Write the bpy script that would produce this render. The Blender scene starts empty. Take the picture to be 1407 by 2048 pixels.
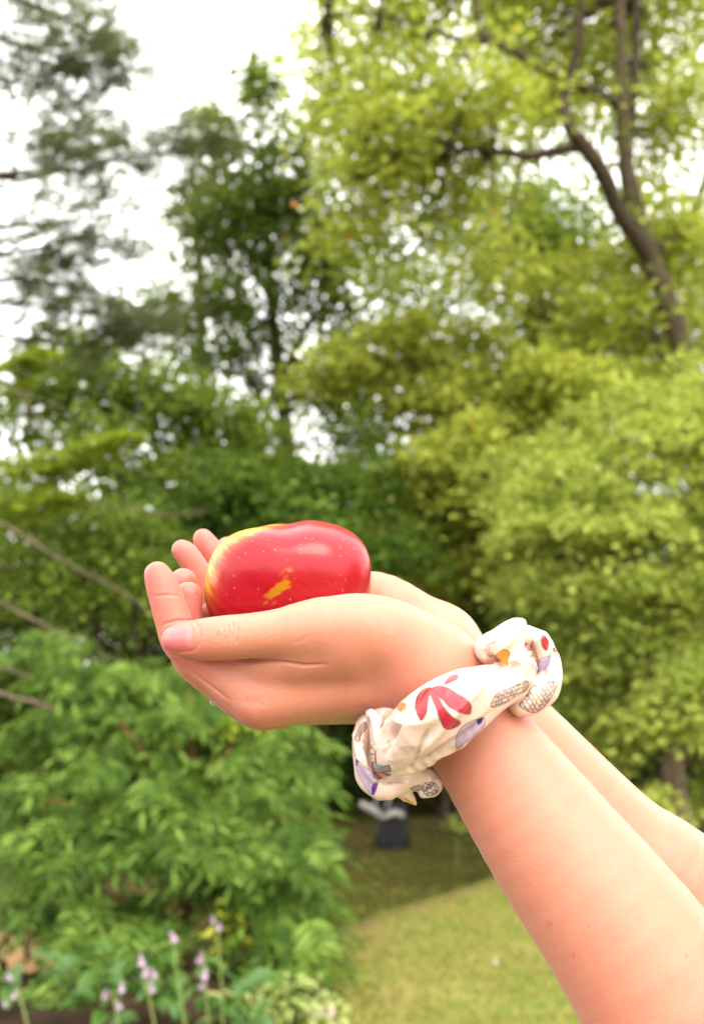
import bpy, math, random
import numpy as np
from mathutils import Vector, Matrix
from mathutils.bvhtree import BVHTree

# ------------------------------------------------------------------ camera
SC = bpy.context.scene
COL = SC.collection
F = 1774.0                       # focal length in photograph pixels (1407 x 2048)
CAM_H = 1.5
PITCH = math.radians(10.4)
cam_data = bpy.data.cameras.new('camera')
cam = bpy.data.objects.new('camera', cam_data)
COL.objects.link(cam)
cam.location = (0, 0, CAM_H)
cam.rotation_euler = (math.radians(90) + PITCH, 0, 0)
cam_data.sensor_fit = 'VERTICAL'
cam_data.sensor_height = 36.0
cam_data.sensor_width = 36.0
cam_data.lens = 36.0 * F / 2048.0
cam_data.clip_start = 0.01
cam_data.clip_end = 400
cam_data.dof.use_dof = True
cam_data.dof.focus_distance = 0.445
cam_data.dof.aperture_fstop = 6.8
SC.camera = cam

# ------------------------------------------------------------------ sky and sun
SUN_EL, SUN_AZ = math.radians(54), math.radians(155)
world = bpy.data.worlds.new("World")
SC.world = world
world.use_nodes = True
wn, wl = world.node_tree.nodes, world.node_tree.links
wn.clear()
w_out = wn.new('ShaderNodeOutputWorld')
w_bg = wn.new('ShaderNodeBackground')
w_bg.inputs['Strength'].default_value = 0.15
w_sky = wn.new('ShaderNodeTexSky')
w_sky.sky_type = 'NISHITA'
w_sky.sun_disc = False
w_sky.sun_elevation = SUN_EL
w_sky.sun_rotation = SUN_AZ
w_sky.air_density = 1.0
w_sky.dust_density = 4.0
# an even bright cloud deck over the clear sky, with soft thin places
w_tc = wn.new('ShaderNodeTexCoord')
w_ns = wn.new('ShaderNodeTexNoise')
w_ns.inputs['Scale'].default_value = 2.2
w_ns.inputs['Detail'].default_value = 5
w_rp = wn.new('ShaderNodeMapRange')
w_rp.inputs['From Min'].default_value = 0.3
w_rp.inputs['From Max'].default_value = 0.7
w_rp.inputs['To Min'].default_value = 0.86
w_rp.inputs['To Max'].default_value = 0.97
w_mx = wn.new('ShaderNodeMix')
w_mx.data_type = 'RGBA'
w_mx.inputs[7].default_value = (9.9, 9.7, 9.3, 1)
wl.new(w_tc.outputs['Generated'], w_ns.inputs['Vector'])
wl.new(w_ns.outputs['Fac'], w_rp.inputs['Value'])
wl.new(w_rp.outputs['Result'], w_mx.inputs[0])
wl.new(w_sky.outputs['Color'], w_mx.inputs[6])
wl.new(w_mx.outputs[2], w_bg.inputs['Color'])
wl.new(w_bg.outputs['Background'], w_out.inputs['Surface'])

sun_data = bpy.data.lights.new('sun', 'SUN')
sun_data.energy = 1.25
sun_data.angle = math.radians(35)
sun_data.color = (1.0, 0.93, 0.80)
sun = bpy.data.objects.new('sun', sun_data)
COL.objects.link(sun)
sun.location = (2, -2, 6)
_d = Vector((math.sin(SUN_AZ) * math.cos(SUN_EL), math.cos(SUN_AZ) * math.cos(SUN_EL), math.sin(SUN_EL)))
sun.rotation_euler = _d.to_track_quat('Z', 'Y').to_euler()

SC.view_settings.view_transform = 'Standard'
SC.view_settings.look = 'None'
SC.view_settings.exposure = 1.5
SC.view_settings.gamma = 1
SC.view_settings.use_curve_mapping = False
SC.render.engine = 'CYCLES'
SC.cycles.use_denoising = True
SC.cycles.max_bounces = 8
SC.cycles.diffuse_bounces = 4
SC.cycles.transmission_bounces = 4
SC.cycles.transparent_max_bounces = 8
SC.cycles.caustics_reflective = False
SC.cycles.caustics_refractive = False

# ------------------------------------------------------------------ helpers
CP, SP = math.cos(PITCH), math.sin(PITCH)
def V(px, py, d):                # view space (x right, y up, z towards the viewer), metres
    return np.array(((px - 703.5) / F * d, -(py - 1024) / F * d, -d))
def v2w(p):                      # view space to world, array (n,3)
    p = np.asarray(p, float)
    x, y, z = p[..., 0], p[..., 1], p[..., 2]
    return np.stack((x, -z * CP - y * SP, -z * SP + y * CP + CAM_H), -1)
def W(px, py, d):
    return v2w(V(px, py, d))

def mesh_np(name, verts, faces, mats=(), smooth=True, attrs=None, nrm_smooth=None):
    """faces: (n,3) or (n,4) int array"""
    verts = np.asarray(verts, np.float32); faces = np.asarray(faces, np.int32)
    me = bpy.data.meshes.new(name)
    n, k = faces.shape
    me.vertices.add(len(verts)); me.vertices.foreach_set('co', verts.ravel())
    me.loops.add(n * k); me.loops.foreach_set('vertex_index', faces.ravel())
    me.polygons.add(n)
    me.polygons.foreach_set('loop_start', np.arange(0, n * k, k, dtype=np.int32))
    me.polygons.foreach_set('loop_total', np.full(n, k, np.int32))
    me.update(calc_edges=True)
    me.polygons.foreach_set('use_smooth', np.full(n, bool(smooth)))
    for an, (dom, typ, data) in (attrs or {}).items():
        a = me.attributes.new(an, typ, dom)
        a.data.foreach_set('value' if typ == 'FLOAT' else 'color', np.asarray(data, np.float32).ravel())
    for m in mats: me.materials.append(m)
    me.validate()
    return me
def link(name, me, parent=None):
    o = bpy.data.objects.new(name, me)
    COL.objects.link(o)
    if parent is not None: o.parent = parent
    return o
def tag(o, label=None, cat=None, group=None, kind=None):
    if label: o['label'] = label
    if cat: o['category'] = cat
    if group: o['group'] = group
    if kind: o['kind'] = kind
    return o
def empty(name, loc=(0, 0, 0)):
    o = bpy.data.objects.new(name, None); COL.objects.link(o)
    o.location = tuple(loc); o.empty_display_size = 0.1
    return o
def adopt(o, parent):
    """parent without moving (meshes here are written in world coordinates)"""
    o.parent = parent
    o.matrix_parent_inverse = Matrix.Translation(-Vector(parent.location))
    return o

class Nodes:
    def __init__(s, name):
        s.m = bpy.data.materials.new(name); s.m.use_nodes = True
        s.t = s.m.node_tree; s.n = s.t.nodes; s.l = s.t.links
        s.n.clear(); s.out = s.n.new('ShaderNodeOutputMaterial')
    def new(s, typ, **kw):
        nd = s.n.new(typ)
        for k, v in kw.items():
            if k.startswith('_'): setattr(nd, k[1:], v)
            else:
                key = int(k[1:]) if k[0] == 'i' and k[1:].isdigit() else k.replace('__', ' ')
                if isinstance(v, bpy.types.NodeSocket): s.l.new(v, nd.inputs[key])
                else: nd.inputs[key].default_value = v
        return nd
    def mix(s, fac, a, b, mode='MIX'):
        nd = s.new('ShaderNodeMix', _data_type='RGBA', _blend_type=mode)
        for i, v in ((0, fac), (6, a), (7, b)):
            if isinstance(v, bpy.types.NodeSocket): s.l.new(v, nd.inputs[i])
            else: nd.inputs[i].default_value = (*v, 1) if isinstance(v, tuple) and len(v) == 3 else v
        return nd.outputs[2]
    def noise(s, scale, detail=3, vec=None, out='Fac', **kw):
        nd = s.new('ShaderNodeTexNoise', Scale=scale, Detail=detail, **kw)
        if vec is not None: s.l.new(vec, nd.inputs['Vector'])
        return nd.outputs[out]
    def pos(s):
        return s.new('ShaderNodeNewGeometry').outputs['Position']
    def obj(s):
        return s.new('ShaderNodeTexCoord').outputs['Object']
    def rng(s, v, a, b, c=0., d=1.):
        return s.new('ShaderNodeMapRange', i0=v, i1=a, i2=b, i3=c, i4=d).outputs[0]
    def attr(s, name, out='Fac'):
        return s.new('ShaderNodeAttribute', _attribute_name=name).outputs[out]
    def bump(s, h, strength=.3, dist=.001, normal=None):
        nd = s.new('ShaderNodeBump', Height=h, Strength=strength, Distance=dist)
        if normal is not None: s.l.new(normal, nd.inputs['Normal'])
        return nd.outputs[0]
    def principled(s, **kw):
        p = s.new('ShaderNodeBsdfPrincipled', **kw)
        s.l.new(p.outputs[0], s.out.inputs['Surface'])
        return p

# ---- implicit surfaces on a numpy grid, polygonised by surface nets
def surface_nets(G, org, h):
    S = G < 0
    nx, ny, nz = G.shape
    c = np.zeros((nx - 1, ny - 1, nz - 1), np.uint8)
    for i in (0, 1):
        for j in (0, 1):
            for k in (0, 1):
                c += S[i:nx - 1 + i, j:ny - 1 + j, k:nz - 1 + k]
    act = np.argwhere((c > 0) & (c < 8))
    idx = np.full(c.shape, -1, np.int32)
    idx[act[:, 0], act[:, 1], act[:, 2]] = np.arange(len(act))
    acc = np.zeros((len(act), 3)); cnt = np.zeros(len(act))
    corners = [(i, j, k) for i in (0, 1) for j in (0, 1) for k in (0, 1)]
    for a in corners:
        for ax in range(3):
            if a[ax]: continue
            b = list(a); b[ax] = 1
            ga = G[act[:, 0] + a[0], act[:, 1] + a[1], act[:, 2] + a[2]]
            gb = G[act[:, 0] + b[0], act[:, 1] + b[1], act[:, 2] + b[2]]
            m = (ga < 0) != (gb < 0)
            t = np.where(m, ga / np.where(m, ga - gb, 1), 0)
            p = np.tile(np.array(a, float), (len(act), 1)); p[:, ax] += t
            acc[m] += p[m]; cnt[m] += 1
    verts = (act + acc / cnt[:, None]) * h + org
    faces = []
    for ax in range(3):
        u, v = (ax + 1) % 3, (ax + 2) % 3
        sl0 = [slice(None)] * 3; sl1 = [slice(None)] * 3
        sl0[ax] = slice(0, -1); sl1[ax] = slice(1, None)
        s0, s1 = S[tuple(sl0)], S[tuple(sl1)]
        e = np.argwhere(s0 != s1)
        e = e[(e[:, u] > 0) & (e[:, v] > 0) & (e[:, u] < G.shape[u] - 1) & (e[:, v] < G.shape[v] - 1)]
        flip = s0[e[:, 0], e[:, 1], e[:, 2]]
        q = []
        for du, dv in ((-1, -1), (0, -1), (0, 0), (-1, 0)):
            f = e.copy(); f[:, u] += du; f[:, v] += dv
            q.append(idx[f[:, 0], f[:, 1], f[:, 2]])
        q = np.stack(q, 1)
        q[~flip] = q[~flip][:, ::-1]
        faces.append(q)
    return verts, np.concatenate(faces)
class Field:
    def __init__(s, lo, hi, h):
        s.h = h; s.lo = np.array(lo, float)
        s.n = tuple(int(math.ceil((b - a) / h)) + 1 for a, b in zip(lo, hi))
        s.G = np.full(s.n, 0.05, np.float32)
    def copy(s):
        f = Field.__new__(Field); f.h, f.lo, f.n = s.h, s.lo, s.n
        f.G = np.full(s.n, 0.05, np.float32); return f
    def box(s, lo, hi):
        a = np.maximum(np.floor((lo - s.lo) / s.h).astype(int), 0)
        b = np.minimum(np.ceil((hi - s.lo) / s.h).astype(int) + 1, s.n)
        if (b <= a).any(): return None
        sl = tuple(slice(int(x), int(y)) for x, y in zip(a, b))
        ax = [(np.arange(x, y) * s.h + s.lo[i]).astype(np.float32) for i, (x, y) in enumerate(zip(a, b))]
        return sl, ax[0][:, None, None], ax[1][None, :, None], ax[2][None, None, :]
    def merge(s, sl, d, k, sub=False):
        g = s.G[sl]
        if sub:
            d = -d
            hh = np.maximum(k - np.abs(g - d), 0) / k
            s.G[sl] = np.maximum(g, d) + hh * hh * k * .25
        else:
            hh = np.maximum(k - np.abs(g - d), 0) / k
            s.G[sl] = np.minimum(g, d) - hh * hh * k * .25
    def cone(s, a, b, ra, rb, k=.003, sub=False):
        a = np.asarray(a, float); b = np.asarray(b, float)
        m = max(ra, rb) + max(k, .004) + .004
        r = s.box(np.minimum(a, b) - m, np.maximum(a, b) + m)
        if r is None: return
        sl, x, y, z = r
        d = b - a; L = max(float(np.dot(d, d)), 1e-12)
        t = np.clip(((x - a[0]) * d[0] + (y - a[1]) * d[1] + (z - a[2]) * d[2]) / L, 0, 1)
        q = np.sqrt((x - a[0] - t * d[0]) ** 2 + (y - a[1] - t * d[1]) ** 2 + (z - a[2] - t * d[2]) ** 2)
        s.merge(sl, q - (ra + (rb - ra) * t), k, sub)
    def chain(s, pts, k=.003, n=5):
        if len(pts) > 2:        # Catmull-Rom through the joints
            p = np.array([(*c, r) for c, r in pts]); p = np.vstack((2 * p[0] - p[1], p, 2 * p[-1] - p[-2])); out = []
            for i in range(1, len(p) - 2):
                for t in np.arange(n) / n:
                    out.append(.5 * (2 * p[i] + (p[i + 1] - p[i - 1]) * t + (2 * p[i - 1] - 5 * p[i] + 4 * p[i + 1] - p[i + 2]) * t * t + (3 * p[i] - p[i - 1] - 3 * p[i + 1] + p[i + 2]) * t ** 3))
            out.append(p[-2]); pts = [(q[:3], q[3]) for q in out]
        c = np.array([q[0] for q in pts], float); r = np.array([q[1] for q in pts])
        m = r[:, None] + k + .005
        bb = s.box((c - m).min(0), (c + m).max(0))
        if bb is None: return
        sl, x, y, z = bb
        loc = np.full(s.G[sl].shape, .05, np.float32); o = [q.start for q in sl]
        for (a, ra), (b, rb) in zip(pts[:-1], pts[1:]):
            a = np.asarray(a, float); b = np.asarray(b, float); mm = max(ra, rb) + k + .005
            b2 = s.box(np.minimum(a, b) - mm, np.maximum(a, b) + mm)
            if b2 is None: continue
            s2, x, y, z = b2
            d = b - a; L = max(float(np.dot(d, d)), 1e-12)
            t = np.clip(((x - a[0]) * d[0] + (y - a[1]) * d[1] + (z - a[2]) * d[2]) / L, 0, 1)
            q = np.sqrt((x - a[0] - t * d[0]) ** 2 + (y - a[1] - t * d[1]) ** 2 + (z - a[2] - t * d[2]) ** 2) - (ra + (rb - ra) * t)
            st = [max(q_.start - oo, 0) for q_, oo in zip(s2, o)]; en = [min(q_.stop - oo, n_) for q_, oo, n_ in zip(s2, o, loc.shape)]
            l2 = tuple(slice(a_, b_) for a_, b_ in zip(st, en))
            q = q[tuple(slice(a_ + oo - q_.start, b_ + oo - q_.start) for a_, b_, oo, q_ in zip(st, en, o, s2))]
            loc[l2] = np.minimum(loc[l2], q)
        s.merge(sl, loc, k)
    def ellip(s, c, axes, r, k=.003, sub=False):
        """axes: 3x3 rows = local axes; r: 3 radii"""
        c = np.asarray(c, float); A = np.asarray(axes, float); A = A / np.linalg.norm(A, axis=1)[:, None]
        m = max(r) + max(k, .004) + .003
        bb = s.box(c - m, c + m)
        if bb is None: return
        sl, x, y, z = bb
        q = [(x - c[0]) * A[i, 0] + (y - c[1]) * A[i, 1] + (z - c[2]) * A[i, 2] for i in range(3)]
        k0 = np.sqrt(sum((q[i] / r[i]) ** 2 for i in range(3)))
        k1 = np.sqrt(sum((q[i] / r[i] ** 2) ** 2 for i in range(3)))
        d = k0 * (k0 - 1) / np.maximum(k1, 1e-6)
        s.merge(sl, np.where(k0 < 1e-3, -min(r), d), k, sub)
    def union(s, o, k):
        hh = np.maximum(k - np.abs(s.G - o.G), 0) / k
        s.G = np.minimum(s.G, o.G) - hh * hh * k * .25
    def mesh(s):
        return surface_nets(s.G, s.lo, s.h)
def vnormals(v, f):
    n = np.zeros_like(v)
    a = np.cross(v[f[:, 2]] - v[f[:, 0]], v[f[:, 3 if f.shape[1] == 4 else 1]] - v[f[:, 1 if f.shape[1] == 4 else 0]])
    for k in range(f.shape[1]):
        for c in range(3): n[:, c] += np.bincount(f[:, k], a[:, c], len(v))
    return n / np.maximum(np.linalg.norm(n, axis=1), 1e-12)[:, None]
def vsmooth(v, f, it=2, lam=.5):
    e = np.concatenate([np.stack((f[:, i], f[:, (i + 1) % f.shape[1]]), 1) for i in range(f.shape[1])])
    deg = np.bincount(e[:, 0], minlength=len(v)) + np.bincount(e[:, 1], minlength=len(v))
    for _ in range(it):
        acc = np.stack([np.bincount(e[:, 0], v[e[:, 1], c], len(v)) + np.bincount(e[:, 1], v[e[:, 0], c], len(v)) for c in range(3)], 1)
        v = v + lam * (acc / np.maximum(deg, 1)[:, None] - v)
    return v
def subdivide(v, f):
    """each quad into four, linear"""
    n = len(v)
    e = np.concatenate([np.stack((f[:, i], f[:, (i + 1) % 4]), 1) for i in range(4)])
    es = np.sort(e, 1); key = es[:, 0].astype(np.int64) * n + es[:, 1]
    uq, inv = np.unique(key, return_inverse=True)
    mid = (v[uq // n] + v[uq % n]) / 2
    cen = v[f].mean(1)
    m = (n + inv).reshape(4, len(f)).T
    c = (n + len(uq) + np.arange(len(f)))
    q = [np.stack((f[:, i], m[:, i], c, m[:, (i + 3) % 4]), 1) for i in range(4)]
    return np.concatenate((v, mid, cen)), np.concatenate(q)
def seg_dist(p, a, b):
    d = b - a; t = np.clip(((p - a) @ d) / (d @ d), 0, 1)
    return np.linalg.norm(p - a - t[:, None] * d, axis=1)
def poly_dist(p, pts):
    return np.min([seg_dist(p, pts[i], pts[i + 1]) for i in range(len(pts) - 1)], axis=0)
def torus(c, ax, R, r, nu=40, nv=8):
    ax = np.array(ax, float); ax /= np.linalg.norm(ax)
    a = np.cross(ax, (0, 0, 1)); a /= np.linalg.norm(a); b = np.cross(ax, a)
    vs, fs = [], []
    for i in range(nu):
        t = 2 * math.pi * i / nu; d = a * math.cos(t) + b * math.sin(t)
        for j in range(nv):
            q = 2 * math.pi * j / nv
            vs.append(c + d * (R + r * math.cos(q)) + ax * r * math.sin(q))
            fs.append((i * nv + j, ((i + 1) % nu) * nv + j, ((i + 1) % nu) * nv + (j + 1) % nv, i * nv + (j + 1) % nv))
    return np.array(vs), np.array(fs)
# ------------------------------------------------------------------ ground
def sstep(t):
    t = np.clip(t, 0, 1); return t * t * (3 - 2 * t)
def ground_z(x, y):
    x = np.asarray(x, float); y = np.asarray(y, float)
    s = -(x + .07) * .778 + (y - 5.4) * .628
    z = -.32 * sstep(s / 1.0) - .10 * sstep((y - 9) / 6)
    z = z + .02 * np.sin(x * 1.7 + 1) * np.sin(y * 1.3) + .012 * np.sin(x * 4.1) * np.sin(y * 3.3 + 2)
    z = z + .10 * sstep((-x - .35) / .6) * sstep((5.6 - y) / 1.0)       # raised bed on the left
    return z
def on_ground(px, py):
    o = np.array((0, 0, CAM_H)); d = W(px, py, 1.) - o
    for t in np.arange(1.5, 60, .02):
        p = o + d * t
        if p[2] <= ground_z(p[0], p[1]): return p
    return o + d * 60
def P(px, py, d): return W(px, py, d)
def grid_axis(a, b, near, fine, coarse):
    pts = [0.]
    while pts[-1] < b: pts.append(pts[-1] + (fine if pts[-1] < near else fine + (pts[-1] - near) * coarse))
    neg = [0.]
    while neg[-1] > a: neg.append(neg[-1] - (fine if -neg[-1] < near else fine + (-neg[-1] - near) * coarse))
    return np.array(sorted(set(pts + neg)))
gx = grid_axis(-150, 150, 4, .09, .12); gy = grid_axis(-40, 180, 11, .09, .12)
X, Y = np.meshgrid(gx, gy, indexing='ij')
gv = np.stack((X, Y, ground_z(X, Y)), -1).reshape(-1, 3)
nY = len(gy); ii, jj = np.meshgrid(np.arange(len(gx) - 1), np.arange(nY - 1), indexing='ij')
k0 = (ii * nY + jj).ravel()
gf = np.stack((k0, k0 + nY, k0 + nY + 1, k0 + 1), 1)
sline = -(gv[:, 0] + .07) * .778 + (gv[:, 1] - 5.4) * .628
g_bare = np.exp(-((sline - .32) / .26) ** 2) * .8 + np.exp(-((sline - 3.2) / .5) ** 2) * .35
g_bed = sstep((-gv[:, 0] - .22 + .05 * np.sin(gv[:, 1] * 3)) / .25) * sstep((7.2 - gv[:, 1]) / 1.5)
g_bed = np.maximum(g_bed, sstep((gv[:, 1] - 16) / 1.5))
N = Nodes('lawn')
p = N.pos()
n1 = N.noise(1.7, 4, p); n2 = N.noise(9, 4, p); n3 = N.noise(60, 3, p)
c = N.mix(N.rng(n2, .35, .68), (.11, .145, .022), (.24, .205, .056))
c = N.mix(N.rng(n1, .42, .66), c, (.25, .185, .066))
c = N.mix(N.rng(n3, .3, .7, 0, .5), c, (.12, .15, .035))
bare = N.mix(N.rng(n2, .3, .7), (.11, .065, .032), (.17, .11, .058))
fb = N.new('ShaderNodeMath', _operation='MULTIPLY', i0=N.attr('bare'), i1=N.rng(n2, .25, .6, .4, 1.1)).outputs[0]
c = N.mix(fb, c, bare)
c = N.mix(N.attr('moss_shade'), c, N.mix(N.rng(n2, .35, .65), (.032, .040, .004), (.072, .056, .013)))  # beyond the crest, shade is put into a darker mossy brown ground colour
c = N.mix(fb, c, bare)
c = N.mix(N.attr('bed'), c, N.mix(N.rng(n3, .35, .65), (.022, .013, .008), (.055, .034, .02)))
N.principled(Base__Color=c, Roughness=.95, Normal=N.bump(n3, .5, .02)).inputs['Specular IOR Level'].default_value = .08
ground = link('lawn', mesh_np('lawn', gv, gf, [N.m], True, {'bare': ('POINT', 'FLOAT', g_bare), 'bed': ('POINT', 'FLOAT', g_bed), 'moss_shade': ('POINT', 'FLOAT', sstep((sline - .25) / .5))}))
tag(ground, kind='structure')

# ------------------------------------------------------------------ leaves, twigs, trunks
RS = np.random.RandomState(11)
SHAPES = {
    'oval': (np.array([(0, 0, 0), (.45, .30, .05), (1, 0, -.02), (.45, -.30, .05)]), [(0, 3, 2), (0, 2, 1)]),
    'lance': (np.array([(0, 0, 0), (.40, .17, .03), (1, 0, -.06), (.40, -.17, .03)]), [(0, 3, 2), (0, 2, 1)]),
    'needle': (np.array([(0, 0, 0), (.5, .05, .02), (1, 0, -.03), (.5, -.05, .0)]), [(0, 3, 2), (0, 2, 1)]),
    'lobed': (np.array([(0, 0, 0), (.22, .42, .04), (.45, .16, .0), (.72, .40, .03), (1, 0, -.05), (.72, -.40, .03), (.45, -.16, 0), (.22, -.42, .04)]),
              [(0, 2, 1), (0, 6, 2), (0, 7, 6), (2, 4, 3), (2, 6, 4), (6, 5, 4)]),
}
def unit(a): return a / np.maximum(np.linalg.norm(a, axis=-1, keepdims=True), 1e-9)
def leaf_mesh(c, u, nrm, size, shape):
    """c,u,nrm (n,3); size (n,)"""
    tv, tf = SHAPES[shape]; tf = np.array(tf)
    u = unit(u); w = unit(np.cross(nrm, u)); nn = np.cross(u, w)
    v = c[:, None] + size[:, None, None] * (tv[None, :, 0, None] * u[:, None] + tv[None, :, 1, None] * w[:, None] + tv[None, :, 2, None] * nn[:, None])
    f = (np.arange(len(c)) * len(tv))[:, None, None] + tf[None]
    return v.reshape(-1, 3), f.reshape(-1, 3), len(tv)
def leaf_mat(name, dark, mid, light, trans=.35, rough=.6, accent=None, gloss=.12):
    N = Nodes(name)
    t = N.attr('tint')
    c = N.mix(N.rng(t, 0, .5), dark, mid)
    c = N.mix(N.rng(t, .5, 1.), c, light)
    if accent: c = N.mix(N.rng(t, 1.05, 1.06), c, accent)
    pr = N.new('ShaderNodeBsdfPrincipled', Base__Color=c, Roughness=rough)
    pr.inputs['Specular IOR Level'].default_value = gloss
    tr = N.new('ShaderNodeBsdfTranslucent', Color=N.mix(.4, c, (.40, .52, .05)))
    mx = N.new('ShaderNodeMixShader', i0=trans, i1=pr.outputs[0], i2=tr.outputs[0])
    N.l.new(mx.outputs[0], N.out.inputs['Surface'])
    return N.m
def tubes(lines, sides=5):
    """lines: list of (pts (m,3), radii (m,))"""
    vs, fs, n = [], [], 0
    for pts, rad in lines:
        pts = np.asarray(pts, float); m = len(pts)
        d = np.gradient(pts, axis=0); d = unit(d)
        ref = np.array((.31, .17, .93)) if abs(d[0] @ np.array((.31, .17, .93))) < .9 else np.array((1., 0, 0))
        a = unit(np.cross(d, ref)); b = np.cross(d, a)
        t = np.arange(sides) * 2 * math.pi / sides
        ring_ = pts[:, None] + np.asarray(rad)[:, None, None] * (np.cos(t)[None, :, None] * a[:, None] + np.sin(t)[None, :, None] * b[:, None])
        vs.append(ring_.reshape(-1, 3))
        i, j = np.meshgrid(np.arange(m - 1), np.arange(sides), indexing='ij')
        q = np.stack((i * sides + j, i * sides + (j + 1) % sides, (i + 1) * sides + (j + 1) % sides, (i + 1) * sides + j), -1).reshape(-1, 4) + n
        fs.append(q); n += m * sides
    return np.concatenate(vs), np.concatenate(fs)
def curve(pts, n=10, wob=0., rs=RS):
    """Catmull-Rom through points (k,4: xyz radius)"""
    p = np.asarray(pts, float); p = np.vstack((2 * p[0] - p[1], p, 2 * p[-1] - p[-2])); out = []
    for i in range(1, len(p) - 2):
        for t in np.arange(n) / n:
            out.append(.5 * (2 * p[i] + (p[i + 1] - p[i - 1]) * t + (2 * p[i - 1] - 5 * p[i] + 4 * p[i + 1] - p[i + 2]) * t * t + (3 * p[i] - p[i - 1] - 3 * p[i + 1] + p[i + 2]) * t ** 3))
    out.append(p[-2]); out = np.array(out)
    if wob: out[1:-1, :3] += rs.normal(0, wob, (len(out) - 2, 3))
    return out[:, :3], np.maximum(out[:, 3], .0008)
def bark_mat(name, a, b, moss_shade=0.):
    N = Nodes(name); p = N.obj()
    st = N.new('ShaderNodeMapping', Vector=p, Scale=(9., 9., 1.6)).outputs[0]
    n = N.noise(3.2, 6, st)
    c = N.mix(N.rng(n, .35, .65), a, b)
    if moss_shade: c = N.mix(N.rng(N.noise(3, 4, p), .62 - moss_shade * .3, .75), c, (.10, .12, .03))
    N.principled(Base__Color=c, Roughness=.95, Normal=N.bump(n, .9, .03)).inputs['Specular IOR Level'].default_value = .15
    return N.m
M_bark = bark_mat('bark_brown', (.03, .022, .017), (.075, .052, .036))
M_bark_moss = bark_mat('bark_mossy', (.035, .025, .018), (.085, .06, .042), .7)
M_bark_dead = bark_mat('bark_bare', (.09, .066, .045), (.17, .125, .085))
M_twig = bark_mat('twig_bark', (.07, .052, .035), (.13, .095, .065))

def limb(name, pts, mat, parent, sides=9, n=8, wob=.0):
    """pts: (px,py,depth,radius_m) picture coordinates or world via 'w'"""
    q = [(*P(a, b, c), r) for a, b, c, r in pts]
    return adopt(link(name, mesh_np(name, *tubes([curve(q, n, wob)], sides), [mat])), parent)
def place(blobs, rs):
    """blobs: (px, py, depth, rx_px, ry_px, rdepth_m, clusters) -> cluster centres"""
    cs = []
    for (px, py, d, rx, ry, rd, n) in blobs:
        o = P(px, py, d); r = np.array((rx * d / F, rd, ry * d / F))
        u = unit(rs.normal(size=(n, 3))); rad = rs.uniform(.25, 1, n) ** .5
        lump = 1 + .22 * np.sin(u[:, 0] * 5 + rs.rand() * 6) * np.sin(u[:, 2] * 6 + rs.rand() * 6)
        cs.append(o + u * rad[:, None] * r * lump[:, None])
    return np.concatenate(cs)
def foliage(name, parent, centres, mat, per, cr, size, shape='oval', flat=.5, droop=.25, tint=(.5, .22, .16), rs=RS, up=.9, accent=0., keep_above=True, jit=.35):
    n = len(centres) * per
    ci = np.repeat(np.arange(len(centres)), per)
    g = rs.normal(size=(n, 3)) * np.array((1, 1, flat))
    off = g * (cr * rs.uniform(.6, 1.4, len(centres)))[ci][:, None] * .6
    c = centres[ci] + off
    c[:, 2] -= droop * (off[:, 0] ** 2 + off[:, 1] ** 2) / max(cr, 1e-6)
    u = unit(off + rs.normal(size=(n, 3)) * cr * .5) + np.array((0, 0, -droop))
    nrm = np.tile(np.array((0, 0, up)), (n, 1)) + rs.normal(size=(n, 3)) * .55
    sz = size * rs.uniform(1 - jit, 1 + jit, n)
    tc = np.clip(rs.normal(tint[0], tint[1], len(centres)), 0, 1)[ci] + rs.normal(0, tint[2], n)
    tc = np.clip(tc, 0, 1)
    if accent: tc = np.where(rs.rand(n) < accent, 1.2, tc)
    if keep_above:
        m = c[:, 2] > ground_z(c[:, 0], c[:, 1]) + .03
        c, u, nrm, sz, tc = c[m], u[m], nrm[m], sz[m], tc[m]
    v, f, k = leaf_mesh(c, u, nrm, sz, shape)
    o = link(name, mesh_np(name, v, f, [mat], False, {'tint': ('POINT', 'FLOAT', np.repeat(tc, k))}))
    o['kind'] = 'stuff'
    return adopt(o, parent) if parent is not None else o
def twigs(parent, roots, centres, mat, r0=.012, frac=.5, rs=RS, sag=.1, name='twigs'):
    """thin branches from the nearest root point to cluster centres, one part"""
    roots = np.asarray(roots); L = []
    for c in centres:
        if rs.rand() > frac: continue
        d = np.linalg.norm(roots - c, axis=1); a = roots[np.argmin(d)]
        m = (a + c) / 2 + np.array((0, 0, sag * d.min())) + rs.normal(0, .06 * d.min(), 3)
        t = np.linspace(0, 1, 5)[:, None]
        pts = (1 - t) ** 2 * a + 2 * t * (1 - t) * m + t * t * c
        L.append((pts, r0 * np.linspace(1, .25, 5) * rs.uniform(.6, 1.2)))
    if not L: return
    o = adopt(link(name, mesh_np(name, *tubes(L, 4), [mat])), parent); o['kind'] = 'stuff'
    return o
def plant(name, label, cat, px, py, d, group=None):
    w = P(px, py, d); w[2] = ground_z(w[0], w[1])
    return tag(empty(name, w), label, cat, group)

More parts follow.
